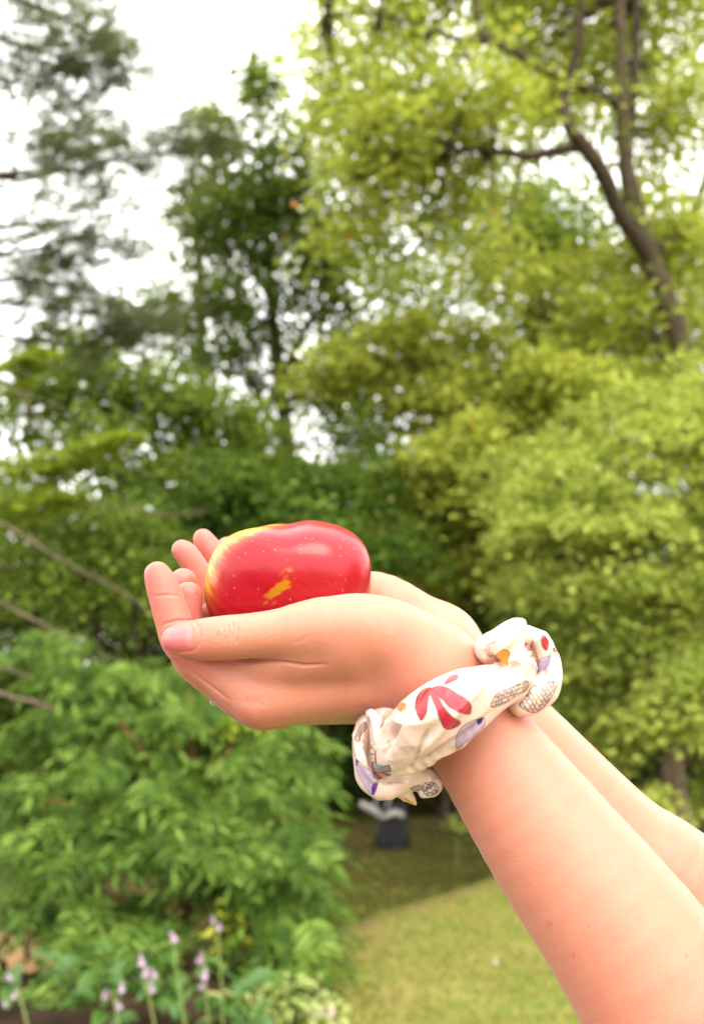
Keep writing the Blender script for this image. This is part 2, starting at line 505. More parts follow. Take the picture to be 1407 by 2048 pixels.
YG = leaf_mat('leaf_yellow_green', (.19, .225, .035), (.34, .37, .055), (.53, .55, .11), .50, accent=(.55, .22, .03))
LIME = leaf_mat('leaf_lime', (.18, .235, .04), (.33, .38, .07), (.51, .56, .13), .40)
MIDG = leaf_mat('leaf_mid_green', (.055, .095, .012), (.11, .17, .020), (.20, .28, .04), .35)
DARKG = leaf_mat('leaf_dark_green', (.026, .045, .008), (.052, .085, .014), (.10, .15, .025), .32)
BLUEG = leaf_mat('leaf_fresh_green', (.018, .046, .006), (.068, .135, .015), (.22, .33, .060), .35, .5, gloss=.15)
PALE = leaf_mat('leaf_grey_green', (.05, .075, .03), (.09, .12, .05), (.15, .19, .075), .35)
NEED = leaf_mat('needle_grey_green', (.045, .058, .028), (.080, .095, .045), (.13, .155, .06), .25)
HEM = leaf_mat('hemlock_bright', (.08, .12, .010), (.22, .29, .022), (.40, .48, .045), .35)

# --- far woodland closing off the view
rs = np.random.RandomState(5)
cs = []
for k in range(2300):
    px = rs.uniform(-700, 2200) if k < 1500 else rs.choice([-1, 1]) * rs.uniform(1450, 3600) + 700; d = rs.uniform(13.5, 22)
    top = 980 + 60 * math.sin(px * .006) + 40 * math.sin(px * .021)
    py = top + (1600 - top) * rs.rand()
    cs.append(P(px, py, d))
o = foliage('far_woodland', None, np.array(cs), DARKG, 110, .75, .20, 'oval', .6, .1, (.35, .25, .2), rs)
tag(o, 'dense dim woodland closing off the garden behind all the other trees', 'woodland')

# --- dark centre tree
def tree_center():
    rs = np.random.RandomState(21)
    t = plant('tree', 'dark green broadleaf tree in the middle with sky showing through its leaves', 'tree', 600, 1500, 11.5)
    tr = [(600, 1560, 11.5, .16), (592, 1200, 11.5, .13), (575, 900, 11.5, .10), (545, 640, 11.5, .07), (530, 420, 11.5, .045), (520, 250, 11.5, .02), (519, 150, 11.5, .006)]
    limb('trunk', tr, M_bark, t, n=6)
    roots = [P(a, b, c) for a, b, c, _ in tr[2:]]
    for pts in ([(575, 900, 11.5, .06), (500, 760, 11.4, .04), (430, 620, 11.2, .02), (380, 520, 11.0, .008)],
                [(560, 760, 11.5, .05), (620, 640, 11.4, .035), (690, 560, 11.3, .012)],
                [(540, 600, 11.5, .05), (480, 460, 11.3, .03), (440, 330, 11.2, .014), (432, 240, 11.2, .005)],
                [(533, 480, 11.5, .04), (590, 380, 11.5, .025), (640, 330, 11.5, .008)]):
        limb('branch', pts, M_bark, t, 6, 6)
        roots += [P(a, b, c) for a, b, c, _ in pts]
    bl = [(470, 430, 11.3, 80, 70, .7, 34), (560, 330, 11.5, 75, 60, .6, 26), (520, 395, 11.5, 90, 60, .6, 26), (610, 420, 11.5, 60, 55, .5, 16), (620, 560, 11.3, 75, 50, .6, 26), (500, 590, 11.4, 90, 70, .6, 26),
          (545, 500, 11.4, 60, 45, .5, 14), (520, 660, 11.4, 55, 55, .5, 18), (555, 760, 11.5, 45, 60, .5, 14), (650, 510, 11.3, 50, 45, .5, 12), (385, 420, 11.2, 45, 45, .4, 12), (440, 265, 11.2, 32, 50, .2, 9), (519, 175, 11.5, 20, 45, .12, 12), (590, 265, 11.6, 30, 25, .2, 5), (680, 640, 11.5, 60, 60, .6, 20), (640, 760, 11.5, 70, 60, .6, 18), (400, 500, 11.3, 60, 60, .6, 14), (350, 620, 11.4, 70, 60, .6, 18), (420, 720, 11.5, 80, 50, .6, 20), (660, 450, 11.4, 40, 50, .4, 10), (690, 860, 11.5, 70, 50, .6, 16)]
    cs = place(bl, rs)
    foliage('foliage', t, cs, DARKG, 44, .28, .100, 'oval', .6, .2, (.82, .22, .2), rs)
    cs2 = place([(436, 258, 11.2, 24, 45, .2, 7), (519, 160, 11.5, 18, 35, .12, 7), (640, 330, 11.5, 40, 30, .3, 6), (700, 430, 11.3, 25, 30, .3, 5)], rs)
    foliage('new_growth', t, cs2, MIDG, 30, .16, .10, 'oval', .8, .1, (.7, .2, .2), rs)
    twigs(t, roots, cs, M_twig, .012, .6, rs)
tree_center()

# --- pale grey-green tree behind it
def tree_pale():
    rs = np.random.RandomState(22)
    t = plant('tree', 'thin grey-green tree standing left of and behind the dark centre tree', 'tree', 400, 1500, 14)
    tr = [(420, 1500, 14, .14), (410, 1000, 14, .10), (400, 600, 14, .07), (385, 350, 14, .04), (380, 230, 14, .01)]
    limb('trunk', tr, M_bark, t, n=6)
    roots = [P(a, b, c) for a, b, c, _ in tr[1:]]
    bl = [(370, 255, 14, 55, 50, .6, 16), (395, 330, 14, 70, 50, .6, 14), (330, 560, 14, 90, 60, .7, 14), (420, 700, 14, 90, 60, .7, 20), (300, 450, 14, 50, 50, .6, 6), (440, 560, 14, 70, 90, .7, 22), (600, 700, 14, 90, 80, .7, 18), (620, 480, 14, 70, 70, .7, 14), (280, 700, 14, 100, 60, .7, 22), (560, 800, 14, 90, 50, .7, 24), (660, 800, 14, 60, 60, .6, 12)]
    cs = place(bl, rs)
    foliage('foliage', t, cs, PALE, 36, .36, .08, 'lance', .6, .2, (.75, .2, .18), rs)
    twigs(t, roots, cs, M_twig, .012, .8, rs)
tree_pale()

# --- big old tree on the right
def tree_big():
    rs = np.random.RandomState(23)
    t = plant('tree', 'big old tree with dark forked trunk and yellow-green leaves filling the upper right', 'tree', 1420, 1560, 10.5)
    D = 9.8
    tr = [(1430, 1620, D, .20), (1420, 1300, D, .165), (1408, 1000, D, .14), (1388, 800, D, .13), (1352, 660, D, .125), (1306, 530, D, .115), (1268, 420, D, .105), (1248, 300, D, .085), (1243, 150, D, .07), (1236, 0, D, .06), (1228, -200, D, .05), (1240, -420, D, .02)]
    limb('trunk', tr, M_bark_moss, t, 12, 8, .010)
    roots = [P(a, b, c) for a, b, c, _ in tr[5:]]
    L = [[(1300, 520, D, .09), (1240, 430, D - .3, .085), (1205, 350, D - .5, .085), (1165, 290, D - .6, .08), (1135, 250, D - .6, .065), (1130, 190, D - .4, .06), (1160, 60, D - .5, .04), (1150, -80, D - .5, .02)],
         [(1165, 290, D - .3, .06), (1110, 303, D - .4, .055), (1050, 312, D - .5, .045), (985, 300, D - .6, .035), (900, 300, D - .7, .022), (790, 310, D - .8, .012), (720, 300, D - .8, .006)],
         [(1245, 210, D, .06), (1130, 160, D - .2, .06), (1040, 112, D - .4, .055), (985, 82, D - .5, .05), (925, 80, D - .6, .035), (860, 60, D - .7, .02), (760, 30, D - .8, .012), (650, 30, D - .8, .005)],
         [(985, 82, D - .5, .035), (955, 50, D - .5, .028), (948, -30, D - .5, .02), (930, -120, D - .5, .008)],
         [(1262, 260, D + .1, .05), (1270, 120, D + .2, .045), (1272, 0, D + .2, .04), (1290, -150, D + .2, .02)],
         [(1300, 520, D, .06), (1370, 440, D + .3, .045), (1450, 300, D + .5, .03), (1560, 200, D + .6, .012)],
         [(1380, 780, D, .035), (1300, 690, D + .4, .022), (1200, 640, D + .6, .014), (1100, 650, D + .7, .006)]]
    for pts in L:
        limb('branch', pts, M_bark, t, 8, 7, .004)
        roots += [P(a, b, c) for a, b, c, _ in pts]
    bl = []
    for (x, y, rx, ry, n) in ((700, 200, 70, 60, 14), (720, 60, 80, 60, 12), (820, 20, 90, 60, 20), (830, 180, 80, 60, 18), (760, 270, 90, 50, 20), (880, 260, 90, 60, 24), (960, 200, 70, 60, 16), (1000, 20, 90, 50, 16),
                            (1060, 170, 90, 70, 28), (1130, 60, 90, 70, 28), (1100, 230, 80, 40, 12), (1010, 370, 90, 45, 14), (860, 380, 100, 50, 16), (740, 370, 70, 60, 16), (720, 480, 70, 50, 14), (850, 490, 90, 50, 14),
                            (1330, 60, 100, 80, 30), (1360, 200, 70, 80, 26), (1330, 330, 60, 60, 12), (1390, 450, 60, 70, 18), (1240, 100, 60, 80, 16), (1200, 200, 50, 60, 12), (1340, 500, 60, 60, 16), (1290, 450, 40, 60, 8),
                            (1250, 560, 90, 60, 26), (1190, 640, 90, 50, 22), (1300, 640, 60, 60, 16), (1100, 560, 80, 50, 14), (1400, 620, 60, 70, 20), (980, 520, 80, 50, 10), (640, 100, 40, 40, 5), (670, 250, 40, 60, 8), (1040, -60, 200, 80, 40), (1340, -80, 200, 100, 40), (760, -60, 160, 60, 24)):
        dd = D + rs.uniform(-1.0, .8) if x < 1000 else D + rs.uniform(.3, 1.8)
        bl.append((x, y, dd, rx, ry, .8 if x < 1150 else .6, int(n * 1.25)))
    cs = place(bl, rs)
    foliage('foliage', t, cs, YG, 47, .33, .078, 'lobed', .5, .25, (.58, .22, .25), rs, accent=.004)
    twigs(t, roots, cs, M_bark, .016, .6, rs)
tree_big()

# --- greener tree behind the fork
def tree_mid():
    rs = np.random.RandomState(24)
    t = plant('tree', 'mid green tree standing behind the fork of the big old tree', 'tree', 1080, 1500, 14)
    tr = [(1080, 1500, 14, .16), (1075, 1000, 14, .12), (1070, 700, 14, .08), (1060, 480, 14, .04), (1055, 360, 14, .01)]
    limb('trunk', tr, M_bark, t, n=6)
    roots = [P(a, b, c) for a, b, c, _ in tr[1:]]
    bl = [(1060, 430, 14, 80, 70, .9, 34), (1110, 520, 14, 90, 60, .9, 30), (1000, 560, 14, 70, 70, .8, 12), (1080, 650, 14, 100, 60, .9, 26), (920, 440, 14, 60, 60, .8, 10), (1180, 430, 14, 40, 50, .8, 8), (1160, 700, 14, 100, 60, 1, 26), (860, 590, 14, 60, 60, .8, 12), (730, 560, 14, 60, 60, .8, 10), (1390, 560, 14, 80, 80, 1, 20), (1380, 750, 14, 80, 80, 1, 26)]
    cs = place(bl, rs)
    foliage('foliage', t, cs, MIDG, 70, .42, .12, 'oval', .5, .2, (.62, .2, .2), rs)
    twigs(t, roots, cs, M_bark_dead, .014, .8, rs)
tree_mid()

# --- yellow-green layered trees below (the middle distance)
def layered(name, label, cat, base, blobs, mat, seed, per, cr, size, shape='lobed', flat=.32, tint=(.55, .22, .2), group=None, stems=4, accent=0., barkm=None, droop=.3):
    rs = np.random.RandomState(seed)
    t = plant(name, label, cat, *base, group=group)
    root = np.array(t.location)
    cs = place(blobs, rs)
    roots = [root]
    for k in range(stems):
        b = blobs[k % len(blobs)]
        top = P(b[0], b[1], b[2]); a = root + np.array((rs.uniform(-.2, .2), rs.uniform(-.2, .2), -.05))
        mid = a * .55 + top * .45 + np.array((rs.uniform(-.15, .15), 0, .1 * np.linalg.norm(top - a)))
        q = [(*a, .05 if cat == 'tree' else .022), (*mid, .032 if cat == 'tree' else .014), (*top, .01)]
        pts, r = curve(q, 6, .01, rs)
        adopt(link('stem', mesh_np('stem', *tubes([(pts, r)], 6), [barkm or M_bark])), t)
        roots += list(pts[4:])
    foliage('foliage', t, cs, mat, per, cr, size, shape, flat, droop, tint, rs, accent=accent)
    twigs(t, roots, cs, barkm or M_bark, .010, .6, rs)
    return t
layered('tree', 'yellow-green tree in tiers of leaves right of the apple', 'tree', (900, 1560, 10.5),
        [(700, 740, 10.5, 90, 60, .8, 26), (800, 700, 10.5, 100, 60, .9, 28), (920, 720, 10.5, 110, 60, .9, 34), (1050, 780, 10.4, 110, 60, .9, 36), (850, 820, 10.3, 120, 60, .9, 38), (980, 880, 10.2, 110, 60, .9, 38),
         (860, 960, 10.1, 100, 60, .9, 34), (1120, 880, 10.2, 90, 60, .9, 28), (960, 1020, 10, 110, 60, .9, 34), (800, 1060, 10.1, 80, 50, .8, 22), (1200, 780, 10.3, 100, 60, .9, 28), (1280, 730, 11.4, 80, 50, .9, 18), (1010, 1000, 9.3, 90, 60, .6, 20), (940, 900, 9.3, 90, 60, .6, 20), (1120, 760, 9.4, 90, 50, .6, 16), (880, 1130, 10, 80, 50, .8, 14), (1040, 1130, 9.8, 80, 50, .8, 18)],
        YG, 31, 66, .30, .085, tint=(.52, .2, .2), stems=6, accent=.003)
_lime = layered('tree', 'lime green tree with fine leaves at the right edge beside the far forearm', 'tree', (1420, 1620, 7.5),
        [(1150, 960, 7.4, 110, 60, .6, 34), (1280, 900, 7.4, 110, 60, .6, 36), (1390, 860, 7.5, 90, 70, .6, 28), (1100, 1060, 7.3, 90, 50, .6, 28), (1220, 1040, 7.3, 110, 60, .6, 36), (1350, 1020, 7.4, 100, 70, .6, 34),
         (1090, 1170, 7.3, 80, 45, .5, 20), (1230, 1180, 7.2, 90, 50, .6, 28), (1360, 1180, 7.3, 90, 60, .6, 30), (1470, 1050, 7.4, 80, 120, .6, 30), (1240, 830, 8.2, 120, 60, .7, 16), (1370, 780, 8.2, 80, 60, .6, 12), (1080, 900, 8.2, 100, 50, .6, 12), (1010, 1010, 8.4, 80, 60, .6, 14), (1180, 1130, 7.8, 120, 60, .6, 26), (1330, 1260, 7.8, 100, 60, .6, 24)],
        LIME, 32, 80, .20, .055, tint=(.55, .2, .2), flat=.35, stems=5)
limb('trunk', [(1352, 1650, 6.7, .10), (1348, 1580, 6.7, .088), (1344, 1490, 6.7, .082), (1350, 1250, 7.4, .06), (1340, 1000, 7.7, .03)], M_bark_dead, _lime, 10, 5, .003)
layered('shrub', 'yellow-green shrub hanging over the dark hollow right of the wrists', 'shrub', (1300, 1620, 7.6),
        [(1180, 1290, 7.4, 80, 45, .5, 20), (1300, 1300, 7.3, 90, 50, .5, 28), (1390, 1330, 7.3, 60, 60, .5, 22), (1150, 1390, 7.6, 50, 40, .4, 10), (1260, 1400, 7.3, 80, 50, .5, 26), (1380, 1440, 7.3, 70, 45, .4, 18), (1200, 1470, 7.5, 40, 30, .4, 8), (1400, 1570, 7.3, 40, 40, .3, 10), (1345, 1430, 6.5, 75, 45, .15, 16), (1370, 1350, 6.5, 60, 40, .15, 12), (1315, 1590, 6.5, 20, 14, .1, 2), (1240, 1330, 7.6, 80, 60, .5, 16)],
        LIME, 33, 76, .19, .058, tint=(.45, .22, .2), flat=.35, stems=4)
layered('shrub', 'small dark leafed shrub in the shaded hollow under the yellow-green tree', 'shrub', (980, 1500, 10.8),
        [(960, 1240, 11, 120, 70, .7, 30), (1080, 1270, 11, 90, 80, .7, 24), (1020, 1380, 11, 120, 70, .7, 26), (880, 1210, 11, 90, 60, .6, 20)],
        DARKG, 34, 50, .28, .085, tint=(.35, .2, .18), stems=3)
# --- left of centre
layered('tree', 'dark leafy tree at the left, below the pine boughs', 'tree', (330, 1560, 9.5),
        [(180, 760, 9.5, 100, 60, .8, 34), (300, 790, 9.4, 100, 60, .8, 36), (420, 850, 9.4, 100, 60, .8, 38), (520, 900, 9.3, 80, 60, .8, 32), (60, 830, 9.5, 90, 70, .8, 28), (250, 900, 9.2, 120, 70, .8, 40), (400, 960, 9.1, 110, 60, .8, 36), (140, 690, 9.6, 80, 40, .6, 14)],
        MIDG, 41, 62, .28, .085, 'oval', tint=(.40, .25, .22), stems=6, flat=.4)
layered('shrub', 'soft blue-green shrub behind the apple and fingertips', 'shrub', (540, 1560, 8.3),
        [(480, 960, 8.3, 90, 60, .6, 32), (380, 1010, 8.2, 90, 50, .6, 28), (560, 1030, 8.2, 90, 60, .6, 30), (650, 960, 8.6, 70, 60, .6, 22), (680, 1080, 8.4, 80, 60, .6, 24), (780, 1100, 8.6, 60, 50, .5, 14), (740, 960, 9.2, 60, 60, .5, 14), (730, 870, 9.6, 50, 40, .5, 10)],
        BLUEG, 42, 66, .24, .075, 'oval', tint=(.30, .2, .2), stems=5, flat=.45)
layered('shrub', 'loose olive green shrub at the left edge, level with the fingertips', 'shrub', (130, 1620, 7.6),
        [(60, 1000, 7.6, 110, 50, .6, 26), (200, 1040, 7.5, 110, 50, .6, 28), (300, 1080, 7.5, 80, 50, .6, 20), (60, 1120, 7.4, 100, 60, .6, 26), (190, 1170, 7.3, 100, 60, .6, 28), (310, 1180, 7.4, 80, 60, .6, 20)],
        MIDG, 43, 60, .22, .065, 'oval', tint=(.5, .25, .25), stems=5, flat=.45)
layered('shrub', 'dark green shrub under the front hand, left of the shaded hollow', 'shrub', (560, 1600, 8.2),
        [(480, 1180, 8.2, 100, 60, .6, 26), (600, 1220, 8.4, 90, 60, .5, 22), (720, 1250, 8.6, 80, 60, .5, 18), (560, 1330, 8.2, 70, 60, .5, 18), (700, 1190, 8.8, 80, 50, .5, 16)],
        DARKG, 44, 60, .22, .075, 'oval', tint=(.6, .25, .22), stems=4, flat=.45)

# --- pine on the left edge: boughs of needles
def pine():
    rs = np.random.RandomState(51)
    D = 6.5
    t = plant('pine_tree', 'grey-green pine whose needled boughs reach in from the upper left', 'tree', -420, 1560, D)
    limb('trunk', [(-430, 1700, D, .20), (-420, 1000, D, .18), (-410, 400, D, .15), (-400, -200, D, .11), (-395, -800, D, .05)], M_bark, t, 12, 6, .004)
    boughs = [
        [(-410, -120, D, .05), (-150, -60, D, .035), (60, 10, D, .022), (170, 60, D - .1, .012), (245, 125, D - .1, .004)],
        [(-408, -60, D, .05), (-150, 20, D - .3, .03), (40, 90, D - .3, .018), (150, 120, D - .3, .010), (235, 128, D - .3, .004)],
        [(-400, -260, D, .05), (-120, -150, D, .03), (80, -70, D, .02), (200, -10, D, .006)],
        [(-408, 60, D, .045), (-150, 130, D, .03), (20, 160, D, .015), (110, 175, D, .005)],
        [(-405, 160, D, .04), (-150, 260, D, .024), (20, 262, D, .012), (130, 250, D, .007), (190, 215, D, .004)],
        [(-405, 240, D, .045), (-100, 330, D, .03), (60, 360, D, .018), (130, 320, D, .010), (170, 280, D, .004)],
        [(-405, 300, D, .045), (-100, 345, D - .4, .03), (100, 345, D - .4, .016), (220, 325, D - .4, .010), (340, 300, D - .4, .007), (455, 285, D - .4, .003)],
        [(-408, 380, D, .045), (-120, 450, D, .03), (60, 450, D, .016), (200, 432, D, .009), (370, 412, D, .003)],
        [(-408, 430, D, .045), (-120, 520, D - .2, .03), (40, 500, D - .2, .016), (150, 480, D - .2, .009), (235, 500, D - .2, .004)],
        [(-410, 500, D, .045), (-120, 560, D + .2, .03), (60, 560, D + .2, .016), (160, 590, D + .2, .006)],
        [(-410, 560, D, .045), (-140, 600, D, .03), (40, 608, D, .016), (190, 630, D, .010), (300, 665, D, .004)],
        [(-410, 640, D, .045), (-140, 660, D + .3, .03), (60, 680, D + .3, .014), (240, 690, D + .3, .007), (330, 640, D + .3, .003)],
    ]
    cs = []; 
    for k, b in enumerate(boughs):
        limb('bough', b, M_bark, t, 6, 6, .004)
        q, r = curve([(*P(a, bb, c), rr) for a, bb, c, rr in b], 12)
        n = len(q); full = rs.uniform(.35, 1)
        sparse = .35 if k in (4, 7) else 1
        for i in range(int(n * .45), n):
            for _ in range(int(5.5 * sparse) + (rs.rand() < .5)):
                side = rs.normal(0, 1, 3) * np.array((.26, .34, .13)) * (1.2 - .75 * i / n)
                cs.append(q[i] + side)
    cs = np.array(cs)
    # tufts: needles radiating from a short twig
    per = 24; n = len(cs) * per; ci = np.repeat(np.arange(len(cs)), per)
    ax = unit(rs.normal(size=(len(cs), 3)) * np.array((.5, .6, .25)) + np.array((.7, 0, .25)))[ci]
    tt = rs.rand(n)[:, None]
    c = cs[ci] + ax * (tt - .5) * .16
    u = unit(ax * .9 + rs.normal(size=(n, 3)) * .65)
    v, f, k = leaf_mesh(c, u, rs.normal(size=(n, 3)), rs.uniform(.055, .100, n), 'needle')
    tc = np.clip(rs.normal(.5, .2, len(cs))[ci] + rs.normal(0, .15, n), 0, 1)
    o = adopt(link('needles', mesh_np('needles', v, f, [NEED], False, {'tint': ('POINT', 'FLOAT', np.repeat(tc, k))})), t); o['kind'] = 'stuff'
    L = [(np.array((a - b * .09, a, a + b * .08)), (.0035, .003, .001)) for a, b in zip(cs, ax[::24])]
    o = adopt(link('twigs', mesh_np('twigs', *tubes(L, 3), [M_twig])), t); o['kind'] = 'stuff'
pine()

# --- hemlock-like bough, bright, low at the left; dead branches
def conifer_low():
    rs = np.random.RandomState(52); D = 5.6
    t = plant('conifer', 'young conifer with one bright yellow-green bough and bare dead lower branches at the left edge', 'tree', -330, 1650, D)
    limb('trunk', [(-340, 1800, D, .09), (-330, 1200, D, .08), (-322, 700, D, .05), (-320, 400, D, .02)], M_bark, t, 8, 5)
    green = [[(-325, 900, D, .03), (-60, 960, D, .018), (90, 920, D, .010), (190, 890, D, .006), (265, 865, D, .003)],
             [(-325, 850, D, .03), (-60, 900, D + .2, .018), (80, 940, D + .2, .010), (170, 915, D + .2, .004)],
             [(-325, 950, D, .03), (-100, 1010, D, .018), (60, 1000, D, .010), (150, 990, D, .004)],
             [(-323, 700, D, .03), (-100, 740, D + .3, .018), (30, 730, D + .3, .008), (90, 700, D + .3, .003)]]
    cs, dirs = [], []
    for b in green:
        limb('bough', b, M_bark_dead, t, 6, 6, .003)
        q, r = curve([(*P(a, bb, c), rr) for a, bb, c, rr in b], 14)
        for i in range(int(len(q) * .4), len(q)):
            for _ in range(7):
                w = (1.2 - i / len(q))
                off = rs.normal(0, 1, 3) * np.array((.14, .20, .035)) * w
                cs.append(q[i] + off - np.array((0, 0, abs(off[1]) * .3))); dirs.append(unit(off + np.array((.15, 0, -.03))))
    cs = np.array(cs); dirs = np.array(dirs); per = 26; ci = np.repeat(np.arange(len(cs)), per); n = len(ci)
    c = cs[ci] + dirs[ci] * rs.uniform(-.06, .06, n)[:, None]
    u = unit(dirs[ci] * .7 + rs.normal(size=(n, 3)) * np.array((.6, .6, .2)))
    v, f, k = leaf_mesh(c, u, np.tile((0, 0, 1.), (n, 1)) + rs.normal(size=(n, 3)) * .3, rs.uniform(.025, .045, n), 'lance')
    tc = np.clip(rs.normal(.6, .2, len(cs))[ci] + rs.normal(0, .15, n), 0, 1)
    o = adopt(link('needles', mesh_np('needles', v, f, [HEM], False, {'tint': ('POINT', 'FLOAT', np.repeat(tc, k))})), t); o['kind'] = 'stuff'
    for b in ([(-330, 1240, D - .9, .03), (-100, 1350, D - 1, .022), (0, 1386, D - 1, .018), (60, 1402, D - 1, .015), (108, 1418, D - 1, .010)],
              [(-330, 1230, D - .5, .03), (-60, 1325, D - .6, .016), (20, 1340, D - .6, .011), (70, 1358, D - .6, .006)],
              [(-330, 1060, D - .5, .03), (-60, 1180, D - .6, .018), (30, 1220, D - .6, .013), (110, 1262, D - .6, .009), (168, 1286, D - .6, .006)],
              [(-330, 900, D - .3, .03), (-60, 1020, D - .4, .018), (40, 1068, D - .4, .014), (140, 1130, D - .4, .011), (240, 1182, D - .4, .009), (300, 1225, D - .4, .005)],
              [(-326, 700, D, .025), (-60, 740, D, .014), (30, 780, D, .010), (80, 840, D, .008), (128, 893, D, .005)],
              [(30, 780, D, .008), (88, 800, D + .1, .005), (160, 830, D + .1, .003), (215, 850, D + .1, .002)],
              [(80, 840, D, .006), (95, 870, D, .004), (88, 910, D, .003)],
              [(60, 815, D, .006), (20, 850, D, .004), (-10, 900, D, .003)],
              [(-330, 1100, D, .02), (-40, 1130, D + .2, .012), (100, 1128, D + .2, .004)],
              [(-330, 1000, D + .2, .02), (0, 1000, D + .5, .012), (200, 1010, D + .8, .01), (330, 1028, D + 1.0, .012), (420, 1022, D + 1.0, .007)]):
        limb('dead_branch', [(x_, y_, d_, r_ * .68) for x_, y_, d_, r_ in b], M_bark_dead, t, 7, 6, .003)
conifer_low()

# --- foreground shrub of compound leaves
def compound_leaf(name, mat, rs, L=.24, pairs=4, wid=.030):
    vs, fs, tn = [], [], []
    k = 0
    def leaflet(c, u, n, s):
        nonlocal k
        tv = np.array([(0, 0, 0), (.25, .105, .02), (.6, .11, .0), (1, 0, -.14), (.6, -.11, .0), (.25, -.105, .02), (.45, 0, -.03)])
        u = u / np.linalg.norm(u); w = np.cross(n, u); w /= np.linalg.norm(w); nn = np.cross(u, w)
        vs.append(c + s * (tv[:, :1] * u + tv[:, 1:2] * w + tv[:, 2:] * nn))
        fs.extend([(k, k + 6, k + 1), (k, k + 5, k + 6), (k + 1, k + 6, k + 2), (k + 5, k + 4, k + 6), (k + 2, k + 6, k + 3), (k + 4, k + 3, k + 6)])
        tn.extend([np.clip(rs.normal(.5, .2), 0, 1)] * 7); k += 7
    def axis_pt(t): return np.array((L * t, 0, -.10 * L * t * t * 2))
    for i in range(pairs):
        t = .30 + .62 * i / pairs
        for sgn in (-1, 1):
            u = np.array((.55, sgn * .85, -.15 + rs.normal(0, .1)))
            leaflet(axis_pt(t), u, np.array((rs.normal(0, .2), rs.normal(0, .2), 1.)), L * (.44 - .06 * abs(i - 1)) * rs.uniform(.85, 1.15))
    leaflet(axis_pt(.93), np.array((1, 0, -.35)), np.array((0, 0, 1.)), L * .42)
    # stalk
    for t0, t1 in ((0, .5), (.5, .95)):
        a, b = axis_pt(t0), axis_pt(t1); w = np.array((0, .0018, 0)); h = np.array((0, 0, .0018))
        vs.append(np.array((a - w, a + w, b + w, b - w))); fs.extend([(k, k + 1, k + 2), (k, k + 2, k + 3)]); tn.extend([.8] * 4); k += 4
    return np.concatenate(vs), np.array(fs), np.array(tn)
